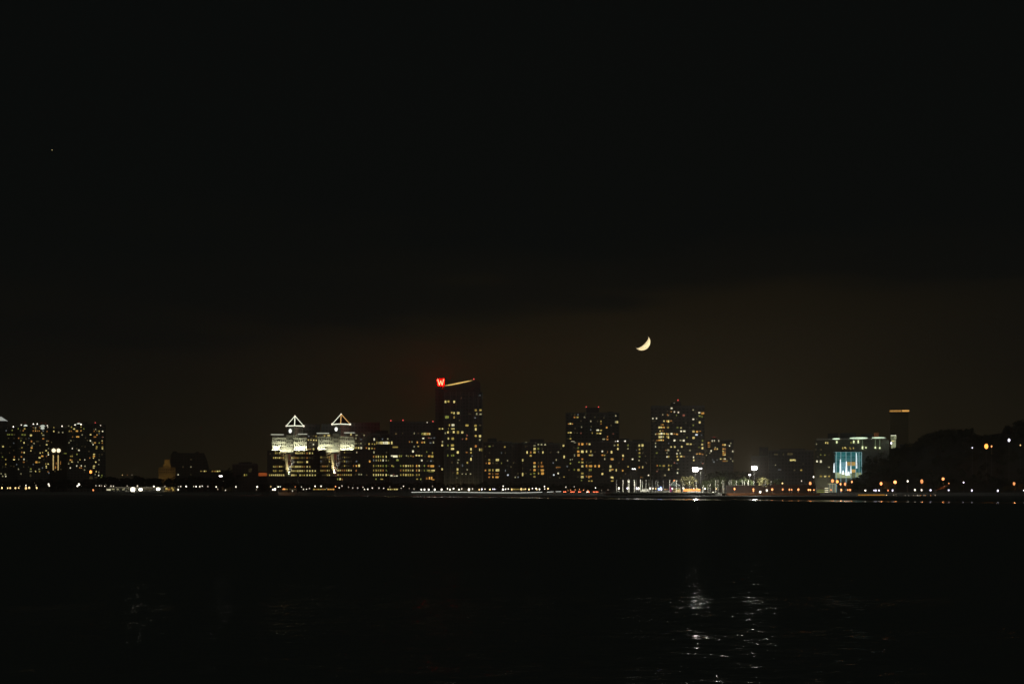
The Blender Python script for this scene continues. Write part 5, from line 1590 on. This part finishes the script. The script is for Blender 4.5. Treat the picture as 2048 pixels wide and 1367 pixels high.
for i in range(9):
    k.box(X(1366.3 + i * 4.3, 1238) - 0.06, X(1366.3 + i * 4.3, 1238) + 0.06, 1238.16, 1238.3, PZ, PZ + 3.1)
k.build('post', MAT['galv'], t)['kind'] = 'stuff'
t = thing('barrier', 'low pale concrete barrier in front of the orange hoarding', 'barrier', (X(1389, 1227), 1227, PZ))
k = MB()
for i in range(5):
    a = 1375 + i * 5.6
    k.prism([(X(a, 1227), PZ), (X(a + 5.3, 1227), PZ), (X(a + 5.2, 1227), PZ + 0.9), (X(a + 0.1, 1227), PZ + 0.9)], 1227, 1227.5)
k.build('block', MAT['vanw'], t)
t = thing('railing', 'warm lit rail on the deck between the white van and the magenta banner', 'railing', (X(1325, 1232), 1232, PZ))
k = MB()
k.box(X(1311, 1232), X(1338, 1232), 1232, 1232.1, PZ + 1.0, PZ + 1.3)
k.box(X(1299, 1232), X(1338, 1232), 1232, 1232.1, PZ + 0.3, PZ + 0.55)
k.build('rail', MAT['pole'], t)
k = MB()
for i in range(8):
    k.box(X(1299.5 + i * 5.4, 1232) - 0.05, X(1299.5 + i * 5.4, 1232) + 0.05, 1232.12, 1232.2, PZ, PZ + 1.3)
k.build('post', MAT['pole'], t)['kind'] = 'stuff'

# ------------------------------------------------------------------ moving boat's light trail, built as a glowing strip on an added pier
D = 1272.0
t = thing('boat_trail_pier', 'thin white boat light trail built as a strip on an added low pier', 'pier', (X(972, D), D, 0))
k = MB()
k.box(X(820, D), X(1124, D), D + 0.3, D + 8, 0.35, 2.6)
k.build('deck', MAT['conc'], t)
es = emit('boat_trail_glow', (0.95, 0.97, 0.85), 1.25, 'NONE')
for a, b, ya_, yb_ in ((823, 868, 983.6, 982.8), (868.6, 938, 982.7, 983.7), (938.6, 990, 983.8, 984.5), (990.6, 1040, 984.5, 984.7), (1040.6, 1084.5, 984.6, 983.3), (1094, 1107, 983.2, 982.6), (1111.5, 1122, 982.5, 982.0)):
    k = MB()
    k.tube((X(a, D), D, Z(ya_, D)), (X(b, D), D, Z(yb_, D)), 0.17, None, 6)
    k.build('glow_strip', es, t)
for i in range(18):
    k = MB()
    xx = X(824 + i * 17.4, D)
    k.tube((xx, D + 0.8, -2), (xx, D + 0.8, 2.5), 0.3, None, 7)
    k.build('pile', MAT['dark'], t)

# ------------------------------------------------------------------ kiosks, cafe lights, cars on the promenade
D = 1312.0
for a, b, c, lab in ((626, 652, 'o', 'low kiosk front glowing orange under the dark trees, left of the thin orange one'), (654.5, 669, 'O', 'thin low kiosk front glowing deep orange below the right pyramid'),
                     (774.5, 796, 'Y', 'low kiosk with a bright yellow front below the office block with a window strip'), (1026, 1038, 'y', 'yellow lit cafe front, left of two by the promenade'),
                     (1039, 1050.5, 'Y', 'yellow lit cafe front, right of two by the promenade'), (578.5, 592, 'd', 'dim lilac kiosk front below the left white office block'), (564, 576, 'O', 'small amber kiosk front at the left below the white office block')):
    t = thing('kiosk', lab, 'kiosk', (X((a + b) / 2, D), D, G))
    k = MB()
    k.box(X(a, D), X(b, D), D, D + 5, G - 0.2, Z(975.6, D))
    k.build('wall', MAT['brick'], t)
    k = MB()
    k.box(X(a - 0.5, D), X(b + 0.5, D), D - 1.2, D + 5.4, Z(975.6, D), Z(975.0, D))
    k.build('roof', MAT['roof'], t)
    n_ = max(2, int((b - a) / 4))
    for i in range(n_):
        inst('window', WIN[c if R.random() < 0.75 else 'y'], t, (X(a + (i + 0.5) * (b - a) / n_, D), D - 0.02, Z(977.8, D)), ((b - a) / n_ * 0.8 / F * D, 0.2, 2.0 / F * D * R.uniform(0.7, 1.2)))

cbody = MB()
cbody.prism([(-2.1, 0.35), (2.1, 0.35), (2.15, 0.85), (1.5, 0.95), (0.9, 1.42), (-0.7, 1.42), (-1.5, 0.95), (-2.15, 0.85)], -0.85, 0.85)
cwin = MB()
cwin.prism([(1.32, 0.98), (0.84, 1.36), (-0.64, 1.36), (-1.3, 0.98)], -0.87, 0.87)
cwh = MB()
cwh.tube((0, -0.1, 0), (0, 0.1, 0), 0.33, None, 12)
CB = [cbody.mesh('body', m_) for m_ in CARC]
CW, CH = cwin.mesh('window', MAT['hull']), cwh.mesh('wheel', MAT['rubber'])
EMR, EMH = emit('tail_light', (1.0, 0.14, 0.05), 9.0, 'NONE'), emit('head_light', (1.0, 0.90, 0.7), 14.0, 'NONE')
lb = MB()
lb.ball((0, 0, 0), 1.0, 8, 5)
TL, HL = lb.mesh('tail_light', EMR), lb.mesh('headlight', EMH)
D = 1300.0
for i, px in enumerate((1127, 1132.5, 1140, 1148, 1155, 1163, 1172, 1181, 1187, 1195)):
    x, y = X(px, D), D + R.uniform(-1, 1)
    white = i in (6,)
    t = thing('parked_car', 'small car showing white front lights in the row with red lights' if white else 'small dark car with glowing red rear lights in the row by the water', 'car', (x, y, G), None if white else 'cars with red rear lights')
    a = math.radians(60 + R.uniform(-20, 20)) * (1 if i % 2 else -1)
    ca, sa = math.cos(a), math.sin(a)
    inst('body', CB[i % 4], t, (x, y, G), (1, 1, 1), a)
    inst('window', CW, t, (x, y, G + 0.01), (1, 1, 1), a)
    for u in (-1.3, 1.3):
        for v in (-0.8, 0.8):
            inst('wheel', CH, t, (x + u * ca - v * sa, y + u * sa + v * ca, G + 0.33), (1, 1, 1), a)
    s_ = 1 if sa < 0 else -1
    for v in (-0.6, 0.6):
        q = (x + s_ * 2.16 * ca - v * sa, y + s_ * 2.16 * sa + v * ca, G + 0.75)
        inst('headlight' if white else 'tail_light', HL if white else TL, t, q, (0.30, 0.30, 0.26))
lamps('1141 979 o 1.6,1150.5 978.6 o 1.8,1159 977.8 o 1.6,1176 979.4 o 1.4,1203 980 d 2,1216 979 d 3,1136 980 o 1.2,1167 979.2 o 1.4', 1306, 0.5, 'tiny amber light above the row of cars with red rear lights', 'amber lights above the cars')

# every building is turned to face the camera, its width scaled to match
for b_ in BLD:
    x_, y_, _ = b_.location
    a_ = math.atan2(-x_, y_)
    b_.rotation_euler = (0, 0, a_)
    b_.scale = (math.cos(a_), 1, 1)

# ------------------------------------------------------------------ moon and star
DM = 40000.0
mo = bpy.data.meshes.new('moon')
k = MB()
k.ball((0, 0, 0), 16.65 / F * DM, 160, 110)
mm_ = bpy.data.materials.new('moon_dust')
mm_.use_nodes = True
tt = mm_.node_tree
tt.nodes.remove(tt.nodes['Principled BSDF'])
bb = N(tt, 'ShaderNodeBsdfToon')
bb.component = 'DIFFUSE'
bb.inputs['Size'].default_value, bb.inputs['Smooth'].default_value = 0.74, 0.75
L(tt, bb, 0, tt.nodes['Material Output'], 0)
tcm = N(tt, 'ShaderNodeTexCoord')
nm_ = N(tt, 'ShaderNodeTexNoise')
nm_.inputs['Scale'].default_value = 0.012
nm_.inputs['Detail'].default_value = 6.0
L(tt, tcm, 'Object', nm_, 'Vector')
rm_ = N(tt, 'ShaderNodeValToRGB')
rm_.color_ramp.elements[0].position, rm_.color_ramp.elements[1].position = 0.35, 0.6
rm_.color_ramp.elements[0].color, rm_.color_ramp.elements[1].color = (0.80, 0.78, 0.72, 1), (0.97, 0.96, 0.94, 1)
L(tt, nm_, 0, rm_, 0)
L(tt, rm_, 0, bb, 'Color')
mpos = (X(1283.8, DM), DM, Z(683.5, DM))
# only the sunlit crescent of the ball shows through the bright air: keep that part of the shell
tov = -Vector(mpos).normalized()
keep = []
for f_ in k.f:
    n_ = sum((Vector(k.v[i]) for i in f_), Vector()).normalized()
    if n_.dot(SUN_DIR) > 0.0 and n_.dot(tov) > -0.25:
        keep.append(f_)
k.f, k.m = keep, [0] * len(keep)
o = k.build('moon', mm_, None, (0, 0, 0), smooth=True)
sd_ = o.modifiers.new('shell', 'SOLIDIFY')
sd_.thickness, sd_.offset = 6.0, -1.0
o.location = mpos
tag(o, 'thin warm crescent moon low in the night sky', 'moon')
k = MB()
k.ball((0, 0, 0), 9.0, 12, 8)
o = k.build('star', emit('star_glow', (1.0, 0.80, 0.30), 1.2, 'NONE'), None, (0, 0, 0), smooth=True)
o.location = (X(104, DM), DM, Z(300, DM))
tag(o, 'single tiny yellow star high in the dark sky at left', 'star')
